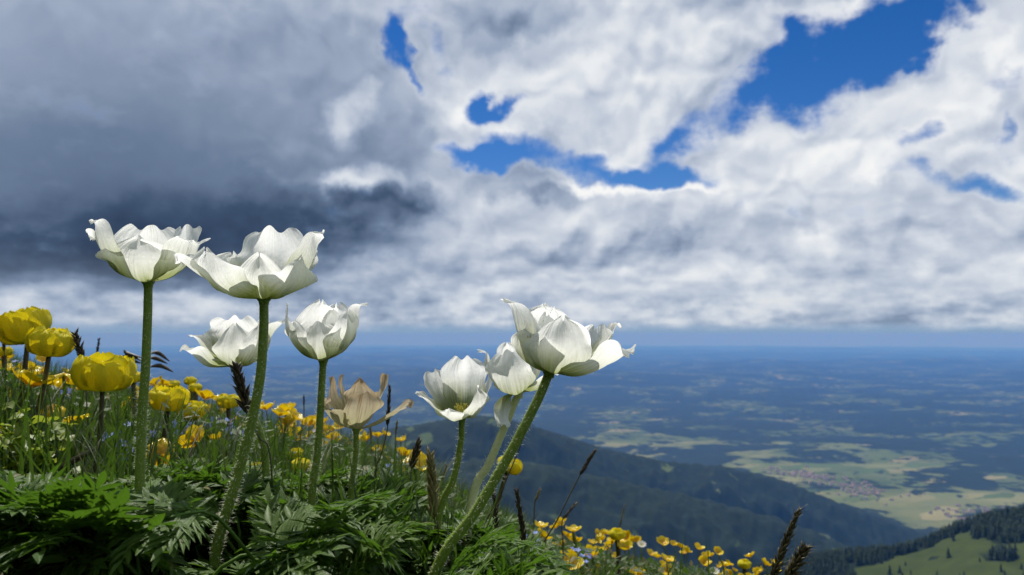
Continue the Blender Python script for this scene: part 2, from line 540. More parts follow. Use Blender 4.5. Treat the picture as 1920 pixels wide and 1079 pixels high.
def conifer_template():
    V, Fc = [], []
    for (z0, z1, rad) in ((0.08, 0.50, 0.24), (0.34, 0.76, 0.17), (0.60, 1.0, 0.10)):
        k = len(V); n = 6
        for i in range(n):
            a = 2 * math.pi * i / n + z0 * 3
            rr = rad * (1.0 if i % 2 else 0.72)
            V.append((rr * math.cos(a), rr * math.sin(a), z0))
        V.append((0, 0, z1))
        Fc += [(k + i, k + (i + 1) % n, k + n) for i in range(n)]
    return np.array(V), np.array(Fc)


TV, TF = conifer_template()
a_ = rng.uniform(0.20, 0.66, 42000); r_ = rng.uniform(900, 1620, 42000)
x_, y_ = r_ * np.sin(a_), r_ * np.cos(a_)
wd, _ = land_cover(x_, y_, None, a_, r_)
keep = rng.uniform(0, 1, len(a_)) < np.clip((wd - 0.38) * 3, 0.006, 0.6)
a_, r_, x_, y_ = a_[keep], r_[keep], x_[keep], y_[keep]
z_ = terrain_height(a_, r_)
n_t = len(a_)
hgt = rng.uniform(7, 18, n_t); rot = rng.uniform(0, 6.28, n_t); fat = rng.uniform(0.8, 1.25, n_t)
c_, s_ = np.cos(rot), np.sin(rot)
vx = (TV[None, :, 0] * c_[:, None] - TV[None, :, 1] * s_[:, None]) * (hgt * fat)[:, None] + x_[:, None]
vy = (TV[None, :, 0] * s_[:, None] + TV[None, :, 1] * c_[:, None]) * (hgt * fat)[:, None] + y_[:, None]
vz = TV[None, :, 2] * hgt[:, None] + z_[:, None] - 0.8
FV = np.stack([vx, vy, vz], -1).reshape(-1, 3)
FF = (TF[None] + (np.arange(n_t) * len(TV))[:, None, None]).reshape(-1, 3)
forest = mesh_obj('forest', None, None, mesh=fast_mesh('forest', FV, FF, 'conifer'))
tag(forest, 'dark conifer forest on the pasture hill far below the meadow', None, None, 'stuff')

# ------------------------------------------------------------------ villages in the valley: roofs a few pixels each, one mass apiece
mt, b, out = new_mat('village_walls'); principled(b, out, (0.45, 0.41, 0.38), 0.8, 0.2)
mt, b, out = new_mat('village_roofs')
principled(b, out, b.ramp(b.noise(S(b, b.node('ShaderNodeNewGeometry').outputs['Position']), 0.02, 1, 0.5), [(0.35, (0.20, 0.13, 0.10)), (0.65, (0.14, 0.12, 0.11))]), 0.8, 0.2)


def village(spots, label):
    V, Fw, Fr = [], [], []
    for (x, y, z, w, l, h, a) in spots:
        k = len(V); c, s = math.cos(a), math.sin(a)
        for (ux, uy, uz) in ((-1, -1, -4), (1, -1, -4), (1, 1, -4), (-1, 1, -4), (-1, -1, h), (1, -1, h), (1, 1, h), (-1, 1, h), (0, -1.02, h * 1.75), (0, 1.02, h * 1.75)):
            X, Y = ux * w / 2, uy * l / 2
            V.append((x + X * c - Y * s, y + X * s + Y * c, z + uz))
        Fw += [(k, k + 1, k + 5, k + 4), (k + 1, k + 2, k + 6, k + 5), (k + 2, k + 3, k + 7, k + 6), (k + 3, k, k + 4, k + 7), (k + 4, k + 5, k + 8), (k + 6, k + 7, k + 9)]
        Fr += [(k + 5, k + 6, k + 9, k + 8), (k + 7, k + 4, k + 8, k + 9)]
    o = mesh_obj('village', V, Fw + Fr, 'village_walls', smooth=False)
    o.data.materials.append(MATS['village_roofs'])
    for p in o.data.polygons[len(Fw):]: p.material_index = 1
    tag(o, label, None, None, 'stuff')


def ground_hit(px, py):
    v = ray(px, py); h = math.hypot(v.x, v.y); azm = math.atan2(v.x, v.y); sl_ = v.z / h
    rr = np.geomspace(3000, 30000, 1500)
    z = terrain_height(np.full_like(rr, azm), rr)
    z = z - rr ** 2 / (2 * 7.4e6)
    k = np.argmax(z > sl_ * rr)
    return azm, rr[k]


for (pts, n, lab) in (([(1490, 888), (1540, 898), (1590, 912), (1620, 925)], 150, 'pinkish grey village roofs on the pale valley floor behind the dark ridge'),
                      ([(1775, 958), (1810, 966), (1840, 972)], 40, 'pink roofed hamlet in the valley just behind the pasture hill')):
    sp = []
    hits = [ground_hit(*p) for p in pts]
    for i in range(n):
        azm, rr = hits[random.randrange(len(hits))]
        azm += random.gauss(0, 0.014); rr += random.gauss(0, 110)
        z = float(terrain_height(np.array([azm]), np.array([rr]))[0]) - rr ** 2 / (2 * 7.4e6)
        w = random.uniform(9, 20)
        sp.append((rr * math.sin(azm), rr * math.cos(azm), z, w, w * random.uniform(1.1, 1.9), random.uniform(5, 9), random.uniform(0, 3.1)))
    village(sp, lab)
from mathutils import noise as mnoise


# ------------------------------------------------------------------ the meadow ground beside the camera
mt, b, out = new_mat('meadow_soil')
ps = S(b, b.node('ShaderNodeNewGeometry').outputs['Position'])
n1 = b.noise(ps, 30, 5, 0.65)
principled(b, out, b.ramp(n1, [(0.3, (0.010, 0.012, 0.006)), (0.55, (0.022, 0.034, 0.010)), (0.8, (0.05, 0.045, 0.022))]), 0.95, 0.1, bump(b, n1, 0.8, 0.01))
gx = np.linspace(-5, 5, 170); gy = np.linspace(-2.5, 13, 220)
GX, GY = np.meshgrid(gx, gy)
GV = np.stack([GX, GY, near_ground(GX, GY)], -1).reshape(-1, 3)
gi = np.arange(GX.size).reshape(GX.shape)
GF = np.stack([gi[:-1, :-1], gi[:-1, 1:], gi[1:, 1:], gi[1:, :-1]], -1).reshape(-1, 4)
ground = mesh_obj('ground', None, None, mesh=fast_mesh('ground', GV, GF, 'meadow_soil', True))
tag(ground, 'steep meadow ground under the flowers', None, None, 'structure')


# ------------------------------------------------------------------ plant materials
def thin_mat(name, col, trans_col, trans=0.4, rough=0.5, spec=0.3, normal=None, nb=None):
    """a leaf or petal: reflecting surface plus light coming through"""
    m, b, out = nb
    p = principled(b, out, col, rough, spec, normal)
    t = b.node('ShaderNodeBsdfTranslucent')
    b.put(t.inputs[0], trans_col if isinstance(trans_col, S) else (*trans_col, 1.0))
    if normal is not None: b.put(t.inputs['Normal'], normal)
    mixn = b.node('ShaderNodeMixShader'); b.put(mixn.inputs[0], trans)
    b.l.new(p.outputs[0], mixn.inputs[1]); b.l.new(t.outputs[0], mixn.inputs[2])
    b.l.new(mixn.outputs[0], out.inputs[0])
    return m


def petal_mat(name, base, tip, foot, trans, rough=0.55, spec=0.25, vein=0.35, spots=0.5, tcol=None, streak=None):
    nb = new_mat(name); m, b, out = nb
    uv = S(b, b.node('ShaderNodeUVMap').outputs[0])
    u, v, _ = b.sep(uv)
    oi = b.node('ShaderNodeObjectInfo')
    rnd = S(b, oi.outputs['Random'])
    veins = b.noise(b.comb(u * 1.6 + rnd * 40.0, (v - 0.5) * 26.0, rnd * 9.0), 1.0, 3, 0.55)
    fine = b.noise(b.comb(u * 9.0 + rnd * 11.0, v * 9.0, rnd * 30.0), 1.0, 4, 0.6)
    spot = b.rng(b.noise(b.comb(u * 7.0 + rnd * 31.0, v * 8.0, rnd * 17.0), 1.0, 1, 0.5), 0.74, 0.80)
    c = b.mix(b.rng(u + (veins - 0.5) * 0.22, 0.20, 0.74), foot, b.mix(b.rng(u, 0.55, 1.0), base, tip))
    c = b.mix(b.rng(veins, 0.45, 0.75) * vein, c, streak or tuple(x * 0.86 for x in base))
    c = b.mix(b.rng(fine, 0.55, 0.8) * 0.12, c, foot)
    c = b.mix(spot * spots, c, (0.42, 0.36, 0.20))
    h = bump(b, veins + fine * 0.6, 0.5, 0.0016)
    thin_mat(name, c, c if tcol is None else b.mix(b.rng(u, 0.0, 0.5), foot, tcol), trans, rough, spec, h, nb)


petal_mat('white_petal', (0.89, 0.90, 0.87), (0.92, 0.93, 0.91), (0.26, 0.30, 0.10), 0.58, 0.72, 0.10, 0.35, 0.6, streak=(0.70, 0.73, 0.62))
petal_mat('faded_petal', (0.60, 0.53, 0.38), (0.46, 0.37, 0.24), (0.58, 0.55, 0.32), 0.35, 0.6, 0.2, 0.9, 0.2, streak=(0.26, 0.16, 0.07))
petal_mat('globe_petal', (0.66, 0.60, 0.014), (0.74, 0.67, 0.02), (0.44, 0.46, 0.02), 0.38, 0.55, 0.18, 0.35, 0.10, tcol=(0.78, 0.62, 0.01))
petal_mat('buttercup_petal', (0.74, 0.58, 0.004), (0.80, 0.66, 0.006), (0.66, 0.38, 0.004), 0.34, 0.22, 0.6, 0.2, 0.0, tcol=(0.80, 0.54, 0.005))
petal_mat('blue_petal', (0.22, 0.30, 0.72), (0.28, 0.36, 0.80), (0.45, 0.48, 0.70), 0.3, 0.6, 0.2, 0.1, 0.0)
petal_mat('daisy_petal', (0.82, 0.80, 0.72), (0.85, 0.83, 0.78), (0.6, 0.55, 0.3), 0.4, 0.5, 0.3, 0.2, 0.0)
petal_mat('lilac_petal', (0.50, 0.22, 0.42), (0.60, 0.30, 0.52), (0.4, 0.2, 0.3), 0.3, 0.6, 0.2, 0.2, 0.0)


def simple_mat(name, a, c2, rough=0.5, spec=0.3, scale=60.0, trans=0.0, tcol=None, bmp=0.3):
    nb = new_mat(name); m, b, out = nb
    tcn = S(b, b.node('ShaderNodeTexCoord').outputs['Object'])
    rnd = S(b, b.node('ShaderNodeObjectInfo').outputs['Random'])
    n = b.noise(b.vmath('ADD', tcn, b.comb(rnd, rnd * 3.0, 0.0)), scale, 4, 0.6)
    c = b.mix(b.rng(n, 0.3, 0.7), a, c2)
    h = bump(b, n, bmp, 0.001)
    if trans > 0: thin_mat(name, c, tcol or c, trans, rough, spec, h, nb)
    else: principled(b, out, c, rough, spec, h)


simple_mat('hairy_stem', (0.11, 0.18, 0.018), (0.19, 0.26, 0.04), 0.5, 0.35, 900)
simple_mat('sunlit_stem', (0.55, 0.58, 0.26), (0.64, 0.66, 0.36), 0.5, 0.35, 900)  # lighter copy of the stem colour, with the sunlight painted in
simple_mat('stem_hair', (0.62, 0.66, 0.45), (0.72, 0.74, 0.58), 0.5, 0.2, 200, 0.4, (0.7, 0.74, 0.5))
simple_mat('thin_stem', (0.07, 0.12, 0.02), (0.12, 0.16, 0.035), 0.5, 0.35, 500)
simple_mat('brown_stem', (0.05, 0.045, 0.018), (0.085, 0.065, 0.026), 0.5, 0.35, 500)
simple_mat('stamen', (0.70, 0.58, 0.06), (0.80, 0.72, 0.20), 0.6, 0.2, 500)
simple_mat('pistil', (0.40, 0.46, 0.08), (0.52, 0.56, 0.14), 0.6, 0.2, 500)
simple_mat('dark_spikelet', (0.020, 0.016, 0.012), (0.075, 0.055, 0.030), 0.55, 0.3, 500)
simple_mat('straw_spikelet', (0.17, 0.14, 0.045), (0.30, 0.26, 0.11), 0.45, 0.4, 500, 0.25)
simple_mat('bristle_spikelet', (0.045, 0.040, 0.016), (0.13, 0.11, 0.05), 0.45, 0.4, 500, 0.2)
simple_mat('dry_stalk', (0.10, 0.075, 0.05), (0.22, 0.18, 0.13), 0.7, 0.2, 300)
simple_mat('lime_leaf', (0.11, 0.17, 0.012), (0.18, 0.24, 0.022), 0.5, 0.35, 200, 0.4, (0.30, 0.38, 0.03))


def leaf_mat(name, dark, light, tcol, trans=0.25, rough=0.36, dry=0.975):
    nb = new_mat(name); m, b, out = nb
    uv = S(b, b.node('ShaderNodeUVMap').outputs[0])
    u, v, _ = b.sep(uv)
    rnd = S(b, b.node('ShaderNodeObjectInfo').outputs['Random'])
    tcn = S(b, b.node('ShaderNodeTexCoord').outputs['Object'])
    n = b.noise(b.vmath('ADD', tcn, b.comb(rnd * 5.0, 0.0, 0.0)), 90, 4, 0.6)
    c = b.mix(b.rng(n * 0.7 + rnd * 0.3, 0.3, 0.7), dark, light)
    c = b.mix(b.rng(n * 0.6 + rnd * 0.4, 0.66, 0.80) * 0.6, c, (light[0] * 2.4, light[1] * 1.25, light[2] * 1.3))
    isl = S(b, b.node('ShaderNodeNewGeometry').outputs['Random Per Island'])
    c = b.mix(b.rng(isl, 0.0, 1.0) * 0.45, c, (light[0] * 1.5, light[1] * 1.15, light[2]))
    c = b.mix(b.rng(isl, dry, dry + 0.02) * 0.8, c, (0.16, 0.125, 0.05))
    rib = b.rng(b.math('ABSOLUTE', v - 0.5), 0.02, 0.07, 1.0, 0.0)
    c = b.mix(rib * 0.35, c, tuple(min(1, x * 2.2) for x in light))
    edge = b.math('ABSOLUTE', b.math('SINE', (b.math('ABSOLUTE', v - 0.5) * 9.0 - u * 3.0) * 4.0))
    h = bump(b, edge * 0.35 + n, 0.35, 0.0012)
    thin_mat(name, c, tcol, trans, rough, 0.25, h, nb)


leaf_mat('anemone_leaf', (0.030, 0.070, 0.010), (0.068, 0.14, 0.018), (0.11, 0.24, 0.016), 0.30, 0.40)
leaf_mat('grass_blade', (0.013, 0.034, 0.007), (0.050, 0.088, 0.016), (0.08, 0.16, 0.015), 0.30, 0.45, 0.88)


# ------------------------------------------------------------------ builders
def spline(pts, n):
    P = [Vector(p) for p in pts]
    P = [P[0] * 2 - P[1]] + P + [P[-1] * 2 - P[-2]]
    segs = len(P) - 3
    outp = []
    for i in range(n):
        t = i / (n - 1) * segs
        k = min(int(t), segs - 1); f = t - k
        a, b_, c, e = P[k], P[k + 1], P[k + 2], P[k + 3]
        outp.append(0.5 * ((2 * b_) + (c - a) * f + (2 * a - 5 * b_ + 4 * c - e) * f * f + (3 * b_ - a - 3 * c + e) * f ** 3))
    return outp


def interp(tbl, x):
    return float(np.interp(x, [t[0] for t in tbl], [t[1] for t in tbl]))


SHAPES = {
    'broad': [(0, .16), (.1, .36), (.25, .70), (.45, .95), (.62, 1.0), (.78, .90), (.89, .66), (.96, .38), (1, .10)],
    'point': [(0, .16), (.1, .38), (.25, .74), (.42, .98), (.58, .98), (.72, .80), (.85, .50), (.94, .26), (1, .04)],
    'square': [(0, .18), (.1, .42), (.25, .78), (.45, .98), (.65, 1.0), (.82, .95), (.93, .80), (1, .52)],
    'strap': [(0, .30), (.15, .62), (.35, .92), (.55, 1.0), (.75, .88), (.88, .62), (.96, .38), (1, .12)],
    'round': [(0, .20), (.12, .55), (.3, .88), (.5, 1.0), (.7, .98), (.84, .84), (.93, .60), (1, .22)],
}


def petal_geom(phi, rh, wid, shape='broad', cup=0.75, wave=0.07, dphi=0.0, twist=0.0, seed=0, nu=19, nv=13, flare=0.25, crease=0.05):
    rs = random.Random(seed)
    cl = spline([(r, h, 0) for r, h in rh], nu)
    ph1, ph2, ph3 = rs.uniform(0, 6.28), rs.uniform(0, 6.28), rs.uniform(0, 6.28)
    f1, f2 = rs.uniform(5, 8), rs.uniform(5, 8)
    V, UV = [], []
    tab = SHAPES[shape]
    for i in range(nu):
        u = i / (nu - 1)
        a = R(phi + dphi * u * u)
        r, h = cl[i].x, cl[i].y
        t = cl[min(i + 1, nu - 1)] - cl[max(i - 1, 0)]
        er, et = Vector((math.cos(a), math.sin(a), 0)), Vector((-math.sin(a), math.cos(a), 0))
        T = (er * t.x + Vector((0, 0, 1)) * t.y).normalized()
        N = T.cross(et).normalized()
        B = et
        if twist:
            q = Matrix.Rotation(R(twist) * u, 3, T); B = q @ B; N = q @ N
        c = er * r + Vector((0, 0, h))
        w = wid * 0.5 * interp(tab, u)
        ca = max(0.12, cup * (1.15 - 0.95 * u ** 1.4))
        for j in range(nv):
            v = -1 + 2 * j / (nv - 1)
            side = ph1 if v < 0 else ph2
            ew = w * (1 + (0.07 * math.sin(f1 * u * 2.3 + side) + 0.05 * math.sin(13 * u + side * 2)) * abs(v) * (u > 0.15))
            th = v * ca
            x = ew * math.sin(th) / math.sin(ca)* (0.9 + 0.1 * math.cos(ca))
            n = ew * (1 - math.cos(th)) / max(ca, 0.3)
            n += wave * wid * (v * v) * (math.sin(f2 * u * 1.7 + side) * 0.8 + 0.5 * math.sin(11 * u + side * 1.7)) * min(1, u * 2)
            n -= flare * wid * 0.30 * abs(v) ** 3 * max(0, u - 0.45) * (1 + 0.6 * math.sin(side))
            n -= crease * wid * math.exp(-(v / 0.16) ** 2) * math.sin(math.pi * u)
            n += 0.022 * wid * math.sin(7 * v + ph3 + 4 * u) * u + 0.012 * wid * math.sin(17 * v + ph1) * u
            q3 = Vector((u * 3.5, v * 2.5, seed * 3.1))
            n += wid * u * (0.055 * mnoise.noise(q3) + 0.022 * mnoise.noise(q3 * 3.3) * (0.4 + 0.6 * v * v))
            x *= 1 + 0.07 * abs(v) ** 3 * mnoise.noise(Vector((u * 10, 3.0 if v > 0 else -3.0, seed * 1.7)))
            lift = wid * u ** 4 * (0.05 * math.sin(6 * v + ph3) + 0.05 * mnoise.noise(Vector((v * 5, 7.7, seed)))) * (1 - 0.3 * abs(v))
            V.append(c + B * x + N * n + T * lift)
            UV.append((u, (v + 1) / 2))
    Fq = [(i * nv + j, i * nv + j + 1, (i + 1) * nv + j + 1, (i + 1) * nv + j) for i in range(nu - 1) for j in range(nv - 1)]
    return V, Fq, UV


def set_uv(me, UV):
    lay = me.uv_layers.new(name='UVMap')
    li = np.empty(len(me.loops), np.int32); me.loops.foreach_get('vertex_index', li)
    lay.data.foreach_set('uv', np.asarray(UV, np.float32)[li].ravel())


def petal_obj(name, geom, mat, parent, scale, M=None, subsurf=True):
    V, Fq, UV = geom
    V = [(M @ (v * scale)) if M is not None else v * scale for v in V]
    o = mesh_obj(name, V, Fq, mat, parent)
    set_uv(o.data, UV)
    if subsurf:
        sd = o.modifiers.new('smooth', 'SUBSURF'); sd.levels = 1; sd.render_levels = 1
    return o


def tube_geom(path, rad, sides=8, cap=True, base=0):
    """path: list of Vectors; rad: list"""
    V, Fq = [], []
    up = Vector((0, 1, 0.01))
    n = len(path)
    for i, p in enumerate(path):
        t = (path[min(i + 1, n - 1)] - path[max(i - 1, 0)]).normalized()
        x = t.cross(up).normalized(); y = x.cross(t).normalized()
        for k in range(sides):
            a = 2 * math.pi * k / sides
            V.append(p + (x * math.cos(a) + y * math.sin(a)) * rad[i])
    for i in range(n - 1):
        for k in range(sides):
            k2 = (k + 1) % sides
            Fq.append((base + i * sides + k, base + i * sides + k2, base + (i + 1) * sides + k2, base + (i + 1) * sides + k))
    if cap:
        Fq.append(tuple(base + k for k in range(sides))[::-1])
        Fq.append(tuple(base + (n - 1) * sides + k for k in range(sides)))
    return V, Fq


def stem_path(pts_world, n=22):
    return spline(pts_world, n)


def make_stem(root, pts, r0, r1, mat, hairs=0, hair_len=0.0022, sides=10, n=24, seed=1, name='stem'):
    """pts are world points; the root sits at pts[0]; r0 at the foot, r1 below the flower"""
    o0 = Vector(root.location)
    path = [p - o0 for p in stem_path(pts, n)]
    rad = [r0 + (r1 - r0) * i / (n - 1) for i in range(n)]
    V, Fq = tube_geom(path, rad, sides)
    st = mesh_obj(name, V, Fq, mat, root)
    if hairs:
        rs = random.Random(seed)
        HV, HF = [], []
        for _ in range(hairs):
            t = rs.random() * (n - 1.001); k = int(t); f = t - k
            p = path[k].lerp(path[k + 1], f)
            T = (path[k + 1] - path[k]).normalized()
            x = T.cross(Vector((0.1, 1, 0.02))).normalized(); y = x.cross(T)
            a = rs.uniform(0, 6.283)
            dr = x * math.cos(a) + y * math.sin(a)
            rr = rad[k]
            L = hair_len * rs.uniform(0.5, 1.5)
            q0 = p + dr * rr * 0.9
            bend = T * rs.uniform(-0.5, 0.9) + x * rs.uniform(-0.3, 0.3)
            q1 = q0 + (dr + bend * 0.3).normalized() * L * 0.55
            q2 = q1 + (dr * 0.6 + bend).normalized() * L * 0.55
            sd_ = dr.cross(T).normalized() * 0.00015
            k0 = len(HV)
            HV += [q0 + sd_, q0 - sd_, q1 + sd_ * 0.7, q1 - sd_ * 0.7, q2]
            HF += [(k0, k0 + 1, k0 + 3, k0 + 2), (k0 + 2, k0 + 3, k0 + 4)]
        h = mesh_obj('hair', HV, HF, 'stem_hair', st, smooth=False)
        h['kind'] = 'stuff'
    return st


def lathe(prof, sides=12):
    V, Fq = [], []
    for (r, z) in prof:
        for k in range(sides):
            a = 2 * math.pi * k / sides
            V.append(Vector((r * math.cos(a), r * math.sin(a), z)))
    for i in range(len(prof) - 1):
        for k in range(sides):
            k2 = (k + 1) % sides
            Fq.append((i * sides + k, i * sides + k2, (i + 1) * sides + k2, (i + 1) * sides + k))
    return V, Fq


def stamens(root, scale, M, n=46, rad=17, hgt=26, seed=3):
    rs = random.Random(seed)
    V, Fq = [], []
    for i in range(n):
        a = rs.uniform(0, 6.283); r = rad * math.sqrt(rs.uniform(0.12, 1))
        h = hgt * rs.uniform(0.65, 1.05)
        p0 = Vector((math.cos(a) * r * 0.35, math.sin(a) * r * 0.35, 1)); p1 = Vector((math.cos(a) * r, math.sin(a) * r, h))
        v, f = tube_geom([p0, (p0 + p1) / 2 + Vector((0, 0, 2)), p1], [0.5, 0.45, 0.4], 4, False, len(V)); V += v; Fq += f
        d_ = (p1 - p0).normalized()
        v, f = tube_geom([p1 - d_ * 1.0, p1 + d_ * 0.8, p1 + d_ * 2.6, p1 + d_ * 3.6], [0.5, 1.35, 1.25, 0.3], 6, True, len(V)); V += v; Fq += f
    o = mesh_obj('stamen_cluster', [M @ (q * scale) for q in V], Fq, 'stamen', root)
    v, f = lathe([(0.01, 0), (8, 1), (9.5, 8), (8, 15), (4, 19), (0.01, 20)], 12)
    mesh_obj('pistil', [M @ (q * scale) for q in v], f, 'pistil', root)
    return o


def ground_below(p, dx=0.0, dy=0.0):
    x, y = p.x + dx, p.y + dy
    return Vector((x, y, g(x, y) - 0.004))


STEM_PX = []
anchors = []          # plants that leaves grow from


def anemone(label, base_px, depth, petals, stem_px, stem_w, roll=0.0, pitch=0.0, mat='white_petal', stem_mat='hairy_stem', cup=0.8, wave=0.06,
            seed=0, hairs=850, show_stamens=True, foot_depth=None, group='anemone flowers', bowl=1.0):
    head = at(*base_px, depth)
    s = depth / FPX
    fd = foot_depth or depth
    n = len(stem_px)
    pts = [at(*p, depth + (fd - depth) * ((i + 1) / n)) for i, p in enumerate(stem_px)]
    foot = ground_below(pts[-1] + (pts[-1] - pts[-2]).normalized() * 0.02)
    root = thing('anemone', label, 'flower', foot, group)
    chain = [foot] + pts[::-1] + [head]
    STEM_PX.append(([base_px] + list(stem_px), depth))
    st = make_stem(root, chain, stem_w * s * 0.52, stem_w * s * 0.42, stem_mat, hairs, 0.0019, 12, 30, seed)
    M = Matrix.Translation(head - foot) @ Matrix.Rotation(R(roll), 4, 'Y') @ Matrix.Rotation(R(pitch), 4, 'X')
    # receptacle swelling under the petals
    v, f = lathe([(stem_w * 0.44, -10), (stem_w * 0.50, -4), (stem_w * 0.66, 0), (stem_w * 0.62, 3), (0.01, 4)], 14)
    mesh_obj('receptacle', [M @ (q * s) for q in v], f, stem_mat, root)
    for i, pt in enumerate(petals):
        phi, rh, wid = pt[:3]
        kw = dict(cup=cup, wave=wave, seed=seed * 31 + i)
        if len(pt) > 3: kw.update(pt[3])
        petal_obj('petal', petal_geom(phi, rh, wid, **kw), mat, root, s, M)
    if show_stamens: stamens(root, s, M, seed=seed, rad=18 if stem_w > 16 else 13, hgt=30 if stem_w > 16 else 22)
    anchors.append(root)
    return root


anemone('wide white anemone whose petal tip touches the larger bloom beside it', (278, 530), 0.378, [
    (58, [(6, 0), (52, 20), (76, 64), (76, 114)], 124, dict(shape='square')),
    (114, [(6, 0), (52, 20), (72, 64), (66, 112)], 136, dict(shape='square', wave=0.03)),
    (-172, [(6, 0), (50, 20), (78, 56), (94, 86), (101, 80)], 88, dict(shape='strap')),
    (-138, [(6, 0), (54, 18), (82, 62), (92, 100), (100, 108)], 92, dict(shape='point')),
    (-14, [(6, 0), (50, 14), (78, 46), (90, 76), (98, 73)], 100, dict(shape='square')),
    (-84, [(6, 0), (42, 6), (62, 40), (58, 76)], 142, dict(shape='broad', cup=0.95)),
], [(277, 590), (273, 690), (266, 790), (262, 905)], 18, 0, 0, seed=1)

anemone('largest white anemone, wide open on a tall hairy stem', (495, 562), 0.360, [
    (92, [(8, 0), (60, 30), (86, 84), (82, 143)], 160, dict(shape='square', wave=0.10)),
    (40, [(8, 0), (60, 30), (84, 70), (88, 104)], 120, dict(shape='broad')),
    (146, [(8, 0), (60, 28), (86, 62), (92, 92)], 120, dict(shape='broad')),
    (-6, [(8, 0), (60, 24), (90, 74), (98, 118), (112, 126)], 108, dict(shape='point')),
    (-168, [(8, 0), (62, 18), (112, 48), (144, 74), (154, 68)], 112, dict(shape='square')),
    (-128, [(8, 0), (66, 8), (108, 42), (118, 84)], 146, dict(shape='broad', cup=0.6)),
    (-34, [(8, 0), (55, 8), (92, 36), (100, 74)], 122, dict(shape='point')),
    (-80, [(8, 0), (46, 6), (72, 38), (70, 78)], 112, dict(shape='point')),
], [(494, 630), (486, 720), (460, 840), (428, 950), (406, 1028)], 20, 0, 0, seed=2, hairs=1100)

anemone('white tulip-shaped anemone with a speckled grey front petal', (606, 677), 0.425, [
    (112, [(5, 0), (40, 24), (46, 70), (30, 112)], 98, dict(shape='broad')),
    (62, [(5, 0), (40, 24), (46, 66), (34, 106)], 94, dict(shape='broad')),
    (-4, [(5, 0), (44, 24), (62, 70), (66, 102), (82, 108)], 64, dict(shape='point')),
    (-166, [(5, 0), (44, 22), (66, 66), (66, 106)], 76, dict(shape='point')),
    (-32, [(5, 0), (42, 18), (62, 56), (58, 92)], 76, dict(shape='broad')),
    (-140, [(5, 0), (40, 14), (60, 46), (58, 74)], 72, dict(shape='broad')),
    (-92, [(5, 0), (36, 8), (50, 40), (40, 70)], 98, dict(shape='square', cup=1.0)),
], [(603, 730), (599, 800), (594, 860), (585, 928)], 15, 0, 0, seed=3, cup=0.95)

anemone('shallow white anemone partly hidden by the tall stem crossing it', (440, 688), 0.470, [
    (110, [(5, 0), (40, 36), (50, 66), (38, 92)], 104, dict(shape='square')),
    (50, [(5, 0), (45, 36), (60, 68), (60, 92)], 92, dict(shape='broad')),
    (-4, [(5, 0), (50, 28), (72, 66), (86, 84), (92, 82)], 66, dict(shape='point')),
    (-176, [(5, 0), (44, 22), (68, 52), (82, 60)], 74, dict(shape='point')),
    (-26, [(5, 0), (40, 8), (60, 40), (58, 78)], 78, dict(shape='broad')),
    (-142, [(5, 0), (50, 4), (78, 30), (92, 36)], 90, dict(shape='broad')),
    (-72, [(5, 0), (30, 6), (46, 38), (38, 80)], 74, dict(shape='broad', cup=1.0)),
], [(455, 730), (474, 775), (490, 820), (498, 870)], 14, 0, 0, seed=4, hairs=300)

anemone('withered tan anemone with curled papery petals', (668, 806), 0.440, [
    (90, [(4, 0), (20, 40), (28, 70), (22, 94)], 62, dict(shape='point', twist=14)),
    (38, [(4, 0), (34, 30), (54, 70), (60, 102)], 52, dict(shape='point', twist=-18)),
    (150, [(4, 0), (24, 36), (40, 70), (34, 102)], 34, dict(shape='point', twist=30)),
    (178, [(4, 0), (32, 30), (48, 66), (46, 100)], 46, dict(shape='point', twist=-22)),
    (-8, [(4, 0), (40, 10), (76, 32), (98, 50), (104, 42)], 34, dict(shape='strap', twist=26)),
    (-150, [(4, 0), (38, 16), (62, 46), (58, 62)], 68, dict(shape='broad', cup=0.9)),
    (-58, [(4, 0), (26, 18), (44, 50), (48, 72)], 76, dict(shape='square', cup=0.8, twist=10)),
], [(667, 850), (662, 890), (659, 928)], 12, 0, 0, mat='faded_petal', seed=5, wave=0.14, hairs=260, show_stamens=False)

anemone('small white anemone open towards the viewer showing its yellow centre', (866, 783), 0.440, [
    (78, [(4, 0), (36, 28), (46, 68), (42, 104)], 90, dict(shape='square')),
    (138, [(4, 0), (40, 24), (60, 58), (66, 82)], 74, dict(shape='square', wave=0.12)),
    (12, [(4, 0), (40, 22), (56, 58), (66, 92)], 52, dict(shape='point')),
    (-172, [(4, 0), (42, 18), (64, 44), (78, 58)], 58, dict(shape='point')),
    (-112, [(4, 0), (28, 4), (46, 18), (52, 32)], 72, dict(shape='broad')),
    (-40, [(4, 0), (34, 8), (50, 34), (48, 66)], 66, dict(shape='point')),
], [(864, 830), (850, 900), (822, 975)], 13, -4, 12, seed=6, hairs=280, cup=0.7)

anemone('half-closed white anemone with one petal drooping beside its pale sunlit stem', (972, 738), 0.425, [
    (100, [(5, 0), (32, 30), (38, 70), (28, 96)], 56, dict(shape='strap')),
    (40, [(5, 0), (40, 20), (58, 46), (64, 62)], 66, dict(shape='broad')),
    (178, [(5, 0), (38, 22), (52, 62), (46, 84), (60, 94)], 50, dict(shape='point')),
    (-20, [(5, 0), (40, 4), (66, 22), (80, 26)], 66, dict(shape='broad')),
    (-150, [(5, 2), (26, -4), (40, -24), (42, -46), (46, -50)], 58, dict(shape='square', cup=0.3)),
    (-102, [(5, 0), (34, 6), (48, 44), (32, 82)], 84, dict(shape='square', cup=1.05)),
], [(955, 780), (918, 868), (884, 950)], 16, -10, 0, stem_mat='sunlit_stem', seed=7, hairs=260)

